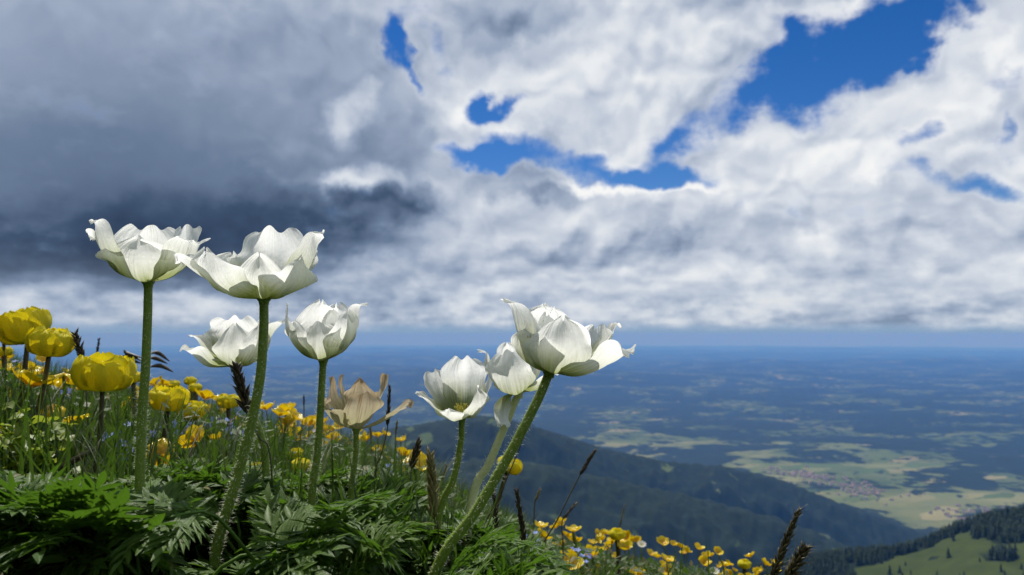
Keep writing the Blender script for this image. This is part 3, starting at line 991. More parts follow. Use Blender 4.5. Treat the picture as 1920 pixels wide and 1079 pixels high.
anemone('large white anemone leaning on a thick slanting stem, petals flared', (1030, 699), 0.375, [
    (112, [(8, 0), (40, 40), (52, 90), (40, 128)], 98, dict(shape='broad')),
    (80, [(8, 0), (36, 40), (32, 90), (20, 122)], 66, dict(shape='strap')),
    (26, [(8, 0), (60, 20), (98, 58), (102, 92)], 126, dict(shape='square')),
    (6, [(8, 0), (70, 18), (108, 62), (120, 98), (134, 92)], 70, dict(shape='point')),
    (-160, [(8, 0), (42, 28), (66, 80), (80, 122), (100, 132)], 92, dict(shape='point')),
    (-34, [(8, 0), (62, 0), (112, 22), (148, 52), (166, 46)], 112, dict(shape='strap', cup=0.7)),
    (-128, [(8, 0), (50, 16), (68, 58), (58, 96)], 106, dict(shape='point')),
    (-74, [(8, 0), (50, 8), (74, 52), (62, 102)], 132, dict(shape='broad', cup=0.9)),
], [(1006, 755), (952, 858), (890, 962), (818, 1068)], 20, 3, 0, seed=8, hairs=1100)


# ------------------------------------------------------------------ anemone leaves: finely cut, dark, glossy
def lobe(V, Fq, UV, p, dirv, nrm, L, Wd, rs, teeth=True):
    """one pointed lobe, folded along its midrib"""
    side = dirv.cross(nrm).normalized()
    prof = [(0, .28), (.18, .62), (.40, 1.0), (.62, .80), (.82, .42), (1, 0.02)]
    k0 = len(V)
    droop = rs.uniform(0.02, 0.22); fold = rs.uniform(0.25, 0.6)
    bend = rs.uniform(-0.12, 0.12)
    for (t, w) in prof:
        c = p + dirv * (L * t) - nrm * (droop * L * t * t) + side * (bend * L * t * t)
        hw = Wd * 0.5 * w
        V += [c - side * hw + nrm * hw * fold, c, c + side * hw + nrm * hw * fold]
        UV += [(t, 0.0), (t, 0.5), (t, 1.0)]
    n = len(prof)
    for i in range(n - 1):
        a = k0 + 3 * i
        Fq += [(a, a + 1, a + 4, a + 3), (a + 1, a + 2, a + 5, a + 4)]


def leaf_template(seed):
    rs = random.Random(seed)
    V, Fq, UV = [], [], []
    # rachis curve: rises as a stalk, then arches flat; unit length = blade of 1
    arch = rs.uniform(0.25, 0.6); sweep = rs.uniform(-0.15, 0.15)

    def rc(t):
        return Vector((sweep * t * t, t, arch * math.sin(t * 1.7) - 0.42 * t * t))

    def frame(t):
        tg = (rc(t + 0.02) - rc(t - 0.02)).normalized()
        sd = tg.cross(Vector((0, 0, 1))).normalized()
        return tg, sd, sd.cross(tg).normalized()
    stalk = [Vector((rs.uniform(-.1, .1), -0.45, -0.95)), Vector((0, -0.22, -0.42)), Vector((0, 0.0, 0.0)), rc(0.3), rc(0.6), rc(0.95)]
    path = spline(stalk, 12)
    v, f = tube_geom(path, [0.022 - 0.0014 * i for i in range(12)], 5, False, 0)
    V += v; Fq += f; UV += [(0.5, 0.5)] * len(v)
    pairs = rs.choice([4, 5, 5])
    for i in range(pairs + 1):
        t = 0.12 + 0.80 * i / pairs
        tg, sd, nm = frame(t)
        p = rc(t)
        ends = [0] if i == pairs else [-1, 1]
        for sg in ends:
            size = (0.62 - 0.40 * i / pairs) * rs.uniform(0.85, 1.15)
            if sg == 0: size = 0.34; d0 = tg
            else:
                ang = rs.uniform(0.75, 1.05)
                d0 = (tg * math.cos(ang) + sd * sg * math.sin(ang) + nm * rs.uniform(-0.15, 0.22)).normalized()
            n2 = (nm + sd * sg * rs.uniform(-0.35, 0.25)).normalized()
            n2 = (n2 - d0 * n2.dot(d0)).normalized()
            s2 = d0.cross(n2).normalized()
            m = 4 if size > 0.42 else 3
            for j in range(m + 1):
                tt = 0.18 + 0.72 * j / m
                q = p + d0 * (size * tt) - n2 * (0.12 * size * tt * tt)
                for s3 in ([0] if j == m else [-1, 1]):
                    L = (0.52 - 0.26 * j / m) * size * rs.uniform(0.85, 1.2) + 0.05
                    if s3 == 0: L = 0.36 * size + 0.05; dd = d0
                    else:
                        a3 = rs.uniform(0.42, 0.68)
                        dd = (d0 * math.cos(a3) + s2 * s3 * math.sin(a3) + n2 * rs.uniform(-0.1, 0.2)).normalized()
                    nn = (n2 - dd * n2.dot(dd)).normalized()
                    lobe(V, Fq, UV, q, dd, nn, L, 0.046 + 0.032 * size, rs)
                    if s3 and L > 0.2:      # a tooth on the outer edge
                        od = (dd * 0.86 + s2 * s3 * 0.5).normalized()
                        nn2 = (nn - od * nn.dot(od)).normalized()
                        lobe(V, Fq, UV, q + dd * L * 0.32, od, nn2, L * 0.55, 0.036, rs)
            # the midrib web of the pinna
            lobe(V, Fq, UV, p, d0, n2, size * 0.98, 0.05 + 0.03 * size, rs)
    me = bpy.data.meshes.new('leaf')
    me.from_pydata([tuple(q) for q in V], [], Fq)
    me.polygons.foreach_set('use_smooth', [True] * len(me.polygons))
    set_uv(me, UV)
    me.materials.append(MATS['anemone_leaf'])
    return me


LEAVES = [leaf_template(100 + i) for i in range(9)]


def put_leaf(parent, p, yaw, pitch, roll, size, mesh=None):
    o = bpy.data.objects.new('leaf', mesh or random.choice(LEAVES))
    C.objects.link(o)
    o.parent = parent
    o.location = Vector(p) - Vector(parent.location)
    o.rotation_euler = Euler((pitch, roll, yaw), 'YXZ')
    o.scale = (size * random.uniform(0.8, 1.2), size * random.uniform(0.85, 1.2), size)
    return o


# leafy anemone plants without a bloom, between the flowering ones
TUFTS = [
    ((60, 960), 0.40, 'spreading anemone leaves without a bloom beside the lime green herb'), ((150, 1040), 0.33, 'low tuft of cut anemone leaves in front of the tall straight stem'),
    ((330, 930), 0.42, 'anemone leaf tuft between the two tallest white flowers'), ((560, 1040), 0.33, 'dark anemone leaf tuft right of the tallest bent stem'.replace('right of', 'beside')),
    ((700, 1010), 0.36, 'anemone leaf tuft below the withered tan flower'), ((760, 930), 0.47, 'anemone leaf tuft at the edge of the mound by the straw spike'),
    ((930, 1050), 0.36, 'anemone leaf tuft under the slanting thick stem'), ((480, 920), 0.45, 'anemone leaf tuft around the half hidden yellow bud'),
]
for (p, dep, lab) in TUFTS:
    w = at(*p, dep)
    t_ = thing('anemone_plant', lab, 'plant', ground_below(w), 'anemone leaf tufts')
    anchors.append(t_)


def anchor_for(x, y):
    return min(anchors, key=lambda a: (a.location.x - x) ** 2 + (a.location.y - y) ** 2)


# the mound: its skyline in the photograph, as height of leaves over the ground
def mound_top(px):
    return float(np.interp(px, [-200, 0, 120, 260, 330, 420, 520, 620, 720, 800, 860, 930, 1000, 1040, 1100], [905, 900, 890, 885, 865, 868, 862, 875, 888, 900, 945, 985, 1010, 1045, 1110]))


LEAF_V = {me.name: np.array([v.co for v in me.vertices]) for me in LEAVES}
for k_ in LEAF_V: LEAF_V[k_] = LEAF_V[k_][60:]          # the blade without its stalk


def to_px(P):
    c, s = math.cos(PITCH), math.sin(PITCH)
    f = P[:, 1] * c + P[:, 2] * s; u_ = -P[:, 1] * s + P[:, 2] * c
    return 960 + P[:, 0] / f * FPX, 539.5 - u_ / f * FPX, f


def settle(o, loc, slack):
    """lower a leaf until it stays under the skyline of the leaf mound"""
    M = Matrix.LocRotScale(loc, o.rotation_euler, o.scale)
    P = LEAF_V[o.data.name] @ np.array(M.to_3x3()).T + np.array(loc)
    for _ in range(40):
        X, Y, D_ = to_px(P)
        over = np.interp(X, SKX, SKY) + slack - Y
        m = over.max()
        if m <= 1: return P, loc
        dz = m / FPX * D_.mean() * 1.02
        P[:, 2] -= dz; loc = loc - Vector((0, 0, dz))
    return P, loc


def covers_stem(P):
    X, Y, D_ = to_px(P)
    for line, sd_ in STEM_PX:
        ys = [q[1] for q in line]; xs = [q[0] for q in line]
        m = (D_ < sd_ + 0.016) & (Y > ys[0]) & (Y < ys[-1] + 4) & (np.abs(X - np.interp(Y, ys, xs)) < 20)
        if m.any(): return True
    return False


SKX = [-200, 0, 120, 200, 260, 300, 350, 430, 500, 560, 620, 720, 800, 850, 930, 1000, 1040, 1100, 1200]
SKY = [905, 902, 900, 893, 905, 885, 868, 875, 880, 905, 890, 893, 905, 960, 985, 1010, 1050, 1110, 1200]
rl = random.Random(21)
n_leaf = 0
tries = 0
while n_leaf < 430 and tries < 6000:
    tries += 1
    px = rl.uniform(-140, 1030); dep = rl.uniform(0.285, 0.50)
    size = rl.uniform(0.036, 0.056)
    w = at(px, rl.uniform(880, 1120), dep)
    gz = g(w.x, w.y)
    if w.z < gz + 0.012: continue
    par = anchor_for(w.x, w.y)
    o = put_leaf(par, w, rl.uniform(-math.pi, math.pi), rl.uniform(-0.30, 0.40) + (rl.uniform(0.3, 1.0) if rl.random() < 0.6 else 0), rl.uniform(-0.4, 0.4), size)
    P, loc = settle(o, w, rl.triangular(-46, 22, 4) + (0.50 - dep) * 45)
    if loc.z < gz - 0.01 or covers_stem(P):
        bpy.data.objects.remove(o); continue
    o.location = loc - Vector(par.location)
    n_leaf += 1

# leaves standing behind the bare stems
for i in range(900):
    if n_leaf >= 500: break
    px = rl.choice([rl.uniform(340, 560), rl.uniform(540, 700), rl.uniform(780, 960), rl.uniform(220, 330)]); dep = rl.uniform(0.40, 0.49)
    w = at(px, rl.uniform(890, 1010), dep)
    if w.z < g(w.x, w.y) + 0.01: continue
    par = anchor_for(w.x, w.y)
    o = put_leaf(par, w, rl.uniform(-math.pi, math.pi), rl.uniform(-0.2, 0.8), rl.uniform(-0.4, 0.4), rl.uniform(0.038, 0.054))
    P, loc = settle(o, w, rl.triangular(-30, 25, 4))
    if loc.z < g(w.x, w.y) - 0.01 or covers_stem(P):
        bpy.data.objects.remove(o); continue
    o.location = loc - Vector(par.location)
    n_leaf += 1

# a few leaves placed where the photograph shows them clearly
for (px, py, dep, yaw, pitch, roll, size) in [
        (262, 985, 0.335, 0.55, 0.85, 0.2, 0.052), (215, 975, 0.345, 0.9, 0.55, -0.2, 0.052), (190, 1020, 0.31, 0.4, 0.5, 0.1, 0.05), (340, 925, 0.37, -0.5, 0.5, 0.2, 0.05),
        (450, 900, 0.39, -1.0, 0.4, 0.0, 0.045), (365, 890, 0.42, 0.2, 0.8, 0.1, 0.045), (620, 1010, 0.33, -0.8, 0.3, 0.0, 0.052), (730, 1050, 0.30, 0.1, 0.7, 0.0, 0.048),
        (690, 1075, 0.28, 0.4, 0.8, 0.2, 0.045), (780, 1055, 0.31, -0.6, 0.7, 0.1, 0.05), (90, 965, 0.37, 1.2, 0.2, 0.1, 0.056), (60, 1010, 0.34, 1.4, 0.15, 0, 0.056),
        (540, 950, 0.40, -0.3, 0.6, 0.0, 0.045), (610, 930, 0.44, -0.6, 0.55, 0, 0.045), (700, 930, 0.44, -0.9, 0.5, 0, 0.045)]:
    w = at(px, py, dep)
    par = anchor_for(w.x, w.y)
    o = put_leaf(par, w, -yaw, pitch, roll, size)
    P, loc = settle(o, w, 0)
    if covers_stem(P):
        bpy.data.objects.remove(o); continue
    o.location = loc - Vector(par.location)


# ------------------------------------------------------------------ globeflowers
def globe_head(root, local, s, W_, openness, roll, pitch, seed, mat='globe_petal'):
    """W_ = width in px; a ball of overlapping rounded sepals"""
    rs = random.Random(seed)
    M = Matrix.Translation(local) @ Matrix.Rotation(R(roll), 4, 'Y') @ Matrix.Rotation(R(pitch), 4, 'X')
    k = W_ / 110.0
    a0 = rs.uniform(0, 72)
    for ring, n, rr, hh, ww in ((0, 5, 0.86, 66, 70), (1, 5, 1.0, 60, 72)):
        for i in range(n):
            phi = a0 + ring * 36 + i * 72 + rs.uniform(-7, 7)
            op = openness + rs.uniform(-0.12, 0.2) + (0.12 if ring else 0)
            pts = [(4, 0), (38 * rr, 4), (53 * rr, 26), (46 * rr + 10 * op, 50), (24 + 40 * op, hh + rs.uniform(-4, 5))]
            pts = [(a * k, b_ * k) for a, b_ in pts]
            petal_obj('petal', petal_geom(phi, pts, ww * k, 'round', 0.95, 0.03, seed=seed * 13 + i + ring * 7, nu=13, nv=9, flare=0.1, crease=0.02), mat, root, s, M)


def globe(label, px, py, W_, depth, foot_px, openness=0.15, roll=0, pitch=0, seed=0, stem='brown_stem', stem_w=9):
    s = depth / FPX
    head = at(px, py, depth)
    f = at(*foot_px, depth)
    foot = ground_below(f + (f - head).normalized() * 0.02)
    root = thing('globeflower', label, 'flower', foot, 'yellow globeflowers')
    make_stem(root, [foot, f, (f + head) / 2 + Vector((0.001, 0, 0)), head + Vector((0, 0, 0.001))], stem_w * s * 0.55, stem_w * s * 0.48, stem, 0, sides=8, n=14)
    globe_head(root, head - foot, s, W_, openness, roll, pitch, seed)
    return root


GL = [
    ('open yellow globeflower behind the rounder one beside the dark grass spike', 52, 642, 96, 0.62, (30, 800), 0.45, -18, 0),
    ('round yellow globeflower leaning beside the dark grass spike', 92, 669, 88, 0.56, (60, 810), 0.12, 6, 0),
    ('wide cup shaped yellow globeflower in front of the tall straight stem', 192, 734, 112, 0.50, (178, 880), 0.32, 2, 0),
    ('squat yellow globeflower just beside the tall straight hairy stem', 315, 771, 76, 0.60, (296, 860), 0.2, 3, 0),
    ('pale yellow globeflower tucked behind the squat one', 356, 786, 58, 0.72, (350, 870), 0.1, 8, 0),
    ('lemon yellow round globeflower bud low beside the third white stem', 564, 884, 40, 0.62, (560, 930), -0.1, 0, 0),
    ('small yellow globeflower bud behind the lemon coloured one', 555, 861, 32, 0.72, (552, 930), 0.0, 0, 0),
    ('yellow globeflower half sunk among the cut leaves by the bent stem', 480, 888, 34, 0.56, (480, 930), -0.05, 0, 0),
    ('yellow globeflower seen between the pale sunlit stem and the slanting stem', 950, 886, 50, 0.70, (905, 1020), 0.1, 24, 0),
    ('yellow globeflower in the blurred bank behind the shallow white bloom', 428, 766, 44, 0.95, (430, 860), 0.1, 0, 0),
    ('tiny yellow globeflower highest of the blurred bank behind the tall stem', 325, 728, 24, 1.15, (326, 800), 0.0, 0, 0),
    ('pair partner globeflower in the blurred bank, the upper one of two', 357, 722, 24, 1.1, (358, 800), 0.0, 0, 0),
    ('pair partner globeflower in the blurred bank, the lower one of two', 366, 735, 26, 1.05, (366, 800), 0.0, 0, 0),
    ('yellow globeflower standing tallest in the buttercup slope', 1157, 1012, 32, 1.0, (1160, 1079), 0.0, 0, 0),
    ('yellow globeflower in the buttercup slope near the twin grass head', 1396, 1066, 26, 1.1, (1396, 1120), 0.0, 0, 0),
    ('blurred globeflower peeking from behind the tall straight stem', 250, 718, 34, 0.85, (252, 830), 0.1, 0, 0),
    ('globeflower on the skyline at the edge of the meadow bank', 8, 668, 30, 0.95, (5, 740), 0.1, 0, 0),
]
for i, (lab, px, py, W_, dep, foot, op, roll, pit) in enumerate(GL):
    globe(lab, px, py, W_, dep, foot, op, roll, pit, 40 + i)


# ------------------------------------------------------------------ buttercups
def buttercup_parts(root, local, s, W_, roll, pitch, seed, openness=1.0, yaw=0):
    rs = random.Random(seed)
    M = Matrix.Translation(local) @ Matrix.Rotation(R(yaw), 4, 'Z') @ Matrix.Rotation(R(roll), 4, 'Y') @ Matrix.Rotation(R(pitch), 4, 'X')
    k = W_ / 60.0
    for i in range(5):
        phi = i * 72 + rs.uniform(-8, 8)
        o = openness * rs.uniform(0.8, 1.15)
        pts = [(2, 0), (13, 3 + 3 / o), (24, 8 + 5 / o), (30 * (0.75 + 0.25 * o), 12 + 12 / o)]
        petal_obj('petal', petal_geom(phi, [(a * k, b_ * k) for a, b_ in pts], 34 * k, 'round', 0.6, 0.07, seed=seed * 7 + i, nu=9, nv=7, flare=0.1, crease=0.0), 'buttercup_petal', root, s, M)
    V, Fq = [], []
    for i in range(26):
        a = rs.uniform(0, 6.28); r = 8 * math.sqrt(rs.random())
        p0 = Vector((math.cos(a) * r * 0.5, math.sin(a) * r * 0.5, 2)); p1 = Vector((math.cos(a) * r, math.sin(a) * r, rs.uniform(7, 11)))
        v, f = tube_geom([p0, p1, p1 * 1.12], [0.4, 0.9, 0.5], 5, True, len(V)); V += v; Fq += f
    mesh_obj('stamen_cluster', [M @ (q * s * k) for q in V], Fq, 'stamen', root)


def buttercup(label, px, py, W_, depth, foot_px, roll=0, pitch=0, seed=0, openness=1.0, yaw=0):
    s = depth / FPX
    head = at(px, py, depth); f = at(*foot_px, depth)
    foot = ground_below(f + (f - head).normalized() * 0.01)
    root = thing('buttercup', label, 'flower', foot, 'buttercups in the meadow')
    make_stem(root, [foot, f, (f + head) / 2 + Vector((0.002, 0.001, 0)), head], 4.5 * s, 3.2 * s, 'thin_stem', 0, sides=6, n=12)
    buttercup_parts(root, head - foot, s, W_, roll, pitch, seed, openness, yaw)
    return root


BC = [
    ('buttercup with widely spread petals on a pale bent stalk', 58, 726, 78, 0.56, (0, 785), 14, -8, 1.5),
    ('drooping orange buttercup under the round globeflower', 118, 700, 46, 0.62, (112, 770), 8, 150, 0.7),
    ('orange buttercup facing down beside the cup shaped globeflower', 96, 758, 48, 0.58, (70, 800), 160, 0, 0.8),
    ('flat yellow buttercup on a pale stalk below the cup shaped globeflower', 139, 796, 50, 0.55, (108, 870), 6, -6, 1.6),
    ('orange buttercup crushed behind the tall straight stem', 296, 852, 56, 0.55, (290, 900), 20, 95, 1.0),
    ('bright buttercup facing the viewer above the cut leaves', 368, 828, 50, 0.55, (366, 890), 6, 60, 1.2),
    ('small buttercup bud beside the bright viewer-facing buttercup', 407, 826, 26, 0.60, (407, 890), 0, 20, 0.6),
    ('orange buttercup at the frame edge below the pale bent stalk', 2, 825, 44, 0.55, (2, 880), 10, 60, 1.0),
    ('large cupped buttercup leading the buttercup slope', 1064, 1062, 50, 0.80, (1075, 1110), 8, 30, 0.9),
    ('twin petalled buttercup behind the straw coloured spike', 775, 868, 44, 0.75, (778, 930), 0, 60, 1.0),
    ('yellow buttercup below the slanting stem beside dark spikes', 1018, 1010, 30, 0.85, (1018, 1070), 6, 40, 1.0),
    ('buttercup high on the slope beside the leaning grass spike', 1075, 998, 28, 0.95, (1078, 1060), 0, 0, 1.2),
    ('buttercup beside the lilac blue forget-me-nots on the slope', 1112, 1046, 34, 0.92, (1112, 1090), 0, 30, 0.9),
]
for i, (lab, px, py, W_, dep, foot, roll, pit, op) in enumerate(BC):
    buttercup(lab, px, py, W_, dep, foot, roll, pit, 300 + i, op, yaw=i * 47)

# templates for the blurred bank of flowers behind: head and stem only, the petals still single
proto_heads = []
for i in range(6):
    tmp = []
    rs = random.Random(500 + i)
    for j in range(5):
        o = rs.choice([0.5, 0.8, 1.2, 1.5])
        pts = [(2, 0), (13, 3 + 3 / o), (24, 8 + 5 / o), (30 * (0.75 + 0.25 * o), 12 + 12 / o)]
        V, Fq, UV = petal_geom(j * 72 + rs.uniform(-8, 8), pts, 36, 'round', 0.6, 0.06, seed=900 + i * 5 + j, nu=7, nv=5, flare=0.1, crease=0.0)
        me = bpy.data.meshes.new('petal'); me.from_pydata([tuple(v / 60.0) for v in V], [], Fq)
        me.polygons.foreach_set('use_smooth', [True] * len(me.polygons)); set_uv(me, UV); me.materials.append(MATS['buttercup_petal'])
        tmp.append(me)
    proto_heads.append(tmp)
stem_meshes = []
for i in range(4):
    rs = random.Random(600 + i)
    path = spline([(0, 0, 0), (rs.uniform(-.06, .06), rs.uniform(-.05, .05), 0.5), (rs.uniform(-.10, .10), rs.uniform(-.05, .05), 0.8), (0, 0, 1)], 9)
    V, Fq = tube_geom(path, [0.011, 0.011, 0.010, 0.010, 0.009, 0.009, 0.008, 0.008, 0.008], 5, True)
    me = bpy.data.meshes.new('stem'); me.from_pydata([tuple(v) for v in V], [], Fq)
    me.polygons.foreach_set('use_smooth', [True] * len(me.polygons)); me.materials.append(MATS['thin_stem'])
    stem_meshes.append(me)


def small_buttercup(label, group, foot, height, width, lean, rs):
    root = thing('buttercup', label, 'flower', foot, group)
    st = bpy.data.objects.new('stem', rs.choice(stem_meshes)); C.objects.link(st); st.parent = root
    st.scale = (height, height, height); st.rotation_euler = (lean[0], lean[1], 0)
    tip = Euler((lean[0], lean[1], 0)).to_matrix() @ Vector((0, 0, height))
    e = Euler((lean[0] + rs.uniform(-0.5, 0.7), lean[1] + rs.uniform(-0.6, 0.6), rs.uniform(0, 6.28)))
    for me in rs.choice(proto_heads):
        p = bpy.data.objects.new('petal', me); C.objects.link(p); p.parent = root
        p.location = tip; p.rotation_euler = e; p.scale = (width, width, width)
    return root


def skyline(px):
    return float(np.interp(px, [-100, 0, 150, 300, 450, 600, 700, 800, 870, 950, 1040, 1150, 1300, 1450, 1500, 1560], [640, 650, 675, 705, 738, 770, 785, 825, 880, 925, 965, 1000, 1022, 1045, 1075, 1130]))


rs = random.Random(77)
for i in range(285):
    if i < 112:
        px = rs.choice([rs.uniform(1000, 1460), rs.uniform(1080, 1440)])
        where = 'on the slope beside the blackish spikes' if px < 1120 else 'on the slope around the thin upright blades' if px < 1300 else 'on the slope near the paired bristly grass heads'
    else:
        px = rs.uniform(-20, 800)
        where = ('in the bank behind the biggest globeflowers' if px < 200 else 'in the bank behind the tall straight hairy stem' if px < 380 else 'in the bank behind the bent tall stem'
                 if px < 540 else 'in the bank behind the tulip-shaped anemone stem' if px < 640 else 'in the bank behind the withered tan anemone')
    lab = 'small blurred yellow buttercup ' + where
    grp = 'small buttercups ' + where
    dep = rs.uniform(0.95, 1.9)
    sky_y = skyline(px)
    py = sky_y + (abs(rs.gauss(0, 1)) * 52 + 2 if i < 112 else abs(rs.gauss(0, 1)) * 55 + 12)
    head = at(px, py, dep)
    foot = ground_below(head, rs.uniform(-0.02, 0.02), rs.uniform(-0.02, 0.02))
    h = head.z - foot.z
    if h < 0.04 or h > 0.30:
        continue
    small_buttercup(lab, grp, foot, h, rs.uniform(0.014, 0.024) * (1.15 if px < 900 else 0.9), ((foot.y - head.y) / h, (head.x - foot.x) / h), rs)


# ------------------------------------------------------------------ forget-me-nots, daisies, lilac specks
def five_lobes():
    V, Fq = [], []
    for i in range(5):
        a = i * 2 * math.pi / 5; k = len(V)
        c, s = math.cos(a), math.sin(a)
        loc = [(0.08, 0, 0), (0.45, -0.30, 0.05), (0.85, -0.26, 0.10), (1.0, 0, 0.10), (0.85, 0.26, 0.10), (0.45, 0.30, 0.05)]
        V += [(x * c - y * s, x * s + y * c, z) for x, y, z in loc]
        Fq.append(tuple(k + j for j in range(6)))
    me = bpy.data.meshes.new('corolla'); me.from_pydata(V, [], Fq); set_uv(me, [(0.6, 0.5)] * len(V)); me.materials.append(MATS['blue_petal'])
    return me


FIVE = five_lobes()


def forget_me_not(label, px, py, dep, rs, n=7):
    head = at(px, py, dep); foot = ground_below(head, 0.005, 0.01)
    root = thing('forget_me_not', label, 'flower', foot, 'pale blue forget-me-nots')
    make_stem(root, [foot, foot.lerp(head, 0.5) + Vector((0.003, 0, 0)), head], 0.0011, 0.0007, 'thin_stem', sides=5, n=7)
    for i in range(n):
        o = bpy.data.objects.new('corolla', FIVE); C.objects.link(o); o.parent = root
        o.location = head - foot + Vector((rs.gauss(0, 0.006), rs.gauss(0, 0.006), rs.gauss(0, 0.005)))
        o.rotation_euler = (rs.uniform(0.2, 1.5), rs.uniform(-0.6, 0.6), rs.uniform(-1, 1)); o.scale = (0.0036,) * 3


FM = [('forget-me-nots touching the tall straight stem', 248, 820, 0.62), ('forget-me-nots low among leaves by the tall straight stem', 222, 835, 0.60), ('forget-me-nots between the squat globeflower and the bright buttercup', 322, 810, 0.68),
      ('forget-me-nots behind the bent tall stem', 405, 790, 0.9), ('forget-me-nots under the shallow white bloom', 452, 778, 1.0), ('forget-me-nots beside the grass spike and bent stem', 470, 810, 0.95),
      ('forget-me-nots in the bank above the bright buttercup', 440, 805, 0.85), ('forget-me-nots beneath the drooping orange buttercup', 124, 742, 0.75), ('forget-me-nots on the bank by the round globeflower', 42, 685, 0.9),
      ('forget-me-nots in the bank behind the third white stem', 585, 818, 1.1), ('forget-me-nots peeking by the straw coloured spike', 735, 880, 0.9), ('lilac blue forget-me-nots on the buttercup slope', 1098, 1040, 0.9),
      ('forget-me-nots at the slope foot beside a buttercup', 1085, 1055, 0.88), ('forget-me-not sprig among the cut leaves', 230, 908, 0.48), ('forget-me-nots by the dark spikes under the slanting stem', 1000, 1022, 0.8)]
rs = random.Random(5)
for (lab, px, py, dep) in FM: forget_me_not(lab, px, py, dep, rs)
for (lab, px, py, dep) in [('white daisy head catching light in the buttercup slope', 1203, 1022, 1.1), ('white daisy head low in the slope beside a thin blade', 1340, 1072, 1.1)]:
    head = at(px, py, dep); foot = ground_below(head)
    root = thing('daisy', lab, 'flower', foot, 'white daisies on the slope')
    make_stem(root, [foot, foot.lerp(head, 0.6), head], 0.001, 0.0008, 'thin_stem', sides=5, n=6)
    for j in range(10):
        petal_obj('petal', petal_geom(j * 36, [(1, 0), (5, 1), (9, 3)], 4.5, 'strap', 0.3, 0.02, seed=j, nu=5, nv=3), 'daisy_petal', root, dep / FPX, Matrix.Translation(head - foot) @ Matrix.Rotation(0.5, 4, 'X'), False)


# ------------------------------------------------------------------ grass heads
def spike(label, tip, low, foot_px, depth, W_, mat='dark_spikelet', n=34, awn=0.0, seed=0, loose=0.35, stem='brown_stem', name='grass_spike', group='grass heads'):
    """tip and low: pixels of the ends of the seed head"""
    rs = random.Random(seed); s = depth / FPX
    pt, pl, pf = at(*tip, depth), at(*low, depth), at(*foot_px, depth)
    foot = ground_below(pf + (pf - pl).normalized() * 0.01)
    root = thing(name, label, 'grass', foot, group)
    make_stem(root, [foot, pf, pf.lerp(pl, 0.5), pl, pt], 1.8 * s, 0.9 * s, stem, sides=5, n=16)
    axis = (pt - pl); L = axis.length; ax = axis.normalized()
    e1 = ax.cross(Vector((0, 1, 0.05))).normalized(); e2 = ax.cross(e1).normalized()
    for i in range(n):
        t = (i + 0.5) / n
        a = i * 2.4 + rs.uniform(-0.3, 0.3)
        rad = W_ * 0.5 * s * (math.sin(math.pi * min(1, t * 0.85 + 0.12)) ** 0.7)
        o = (e1 * math.cos(a) + e2 * math.sin(a))
        p0 = pl + axis * (t * 0.92) - foot + o * rad * 0.1
        d_ = (ax * (1.0 - loose * 0.4) + o * loose * rs.uniform(0.7, 1.3)).normalized()
        ln = W_ * s * rs.uniform(0.75, 1.1) * (1.1 - 0.4 * t)
        w = W_ * s * 0.13
        path = [p0, p0 + d_ * ln * 0.3, p0 + d_ * ln * 0.65, p0 + d_ * ln]
        V, Fq = tube_geom(path, [w * 0.4, w, w * 0.75, w * 0.12], 5, True)
        if awn:
            q = p0 + d_ * ln
            q2 = q + (d_ + o * 0.5 + ax * 0.2).normalized() * awn * s * rs.uniform(0.5, 1.2)
            v, f = tube_geom([q - d_ * ln * 0.2, q, q2], [0.0001, 0.0001, 0.00005], 3, False, len(V)); V += v; Fq += f
        sp = mesh_obj('spikelet', V, Fq, mat, root)
    return root


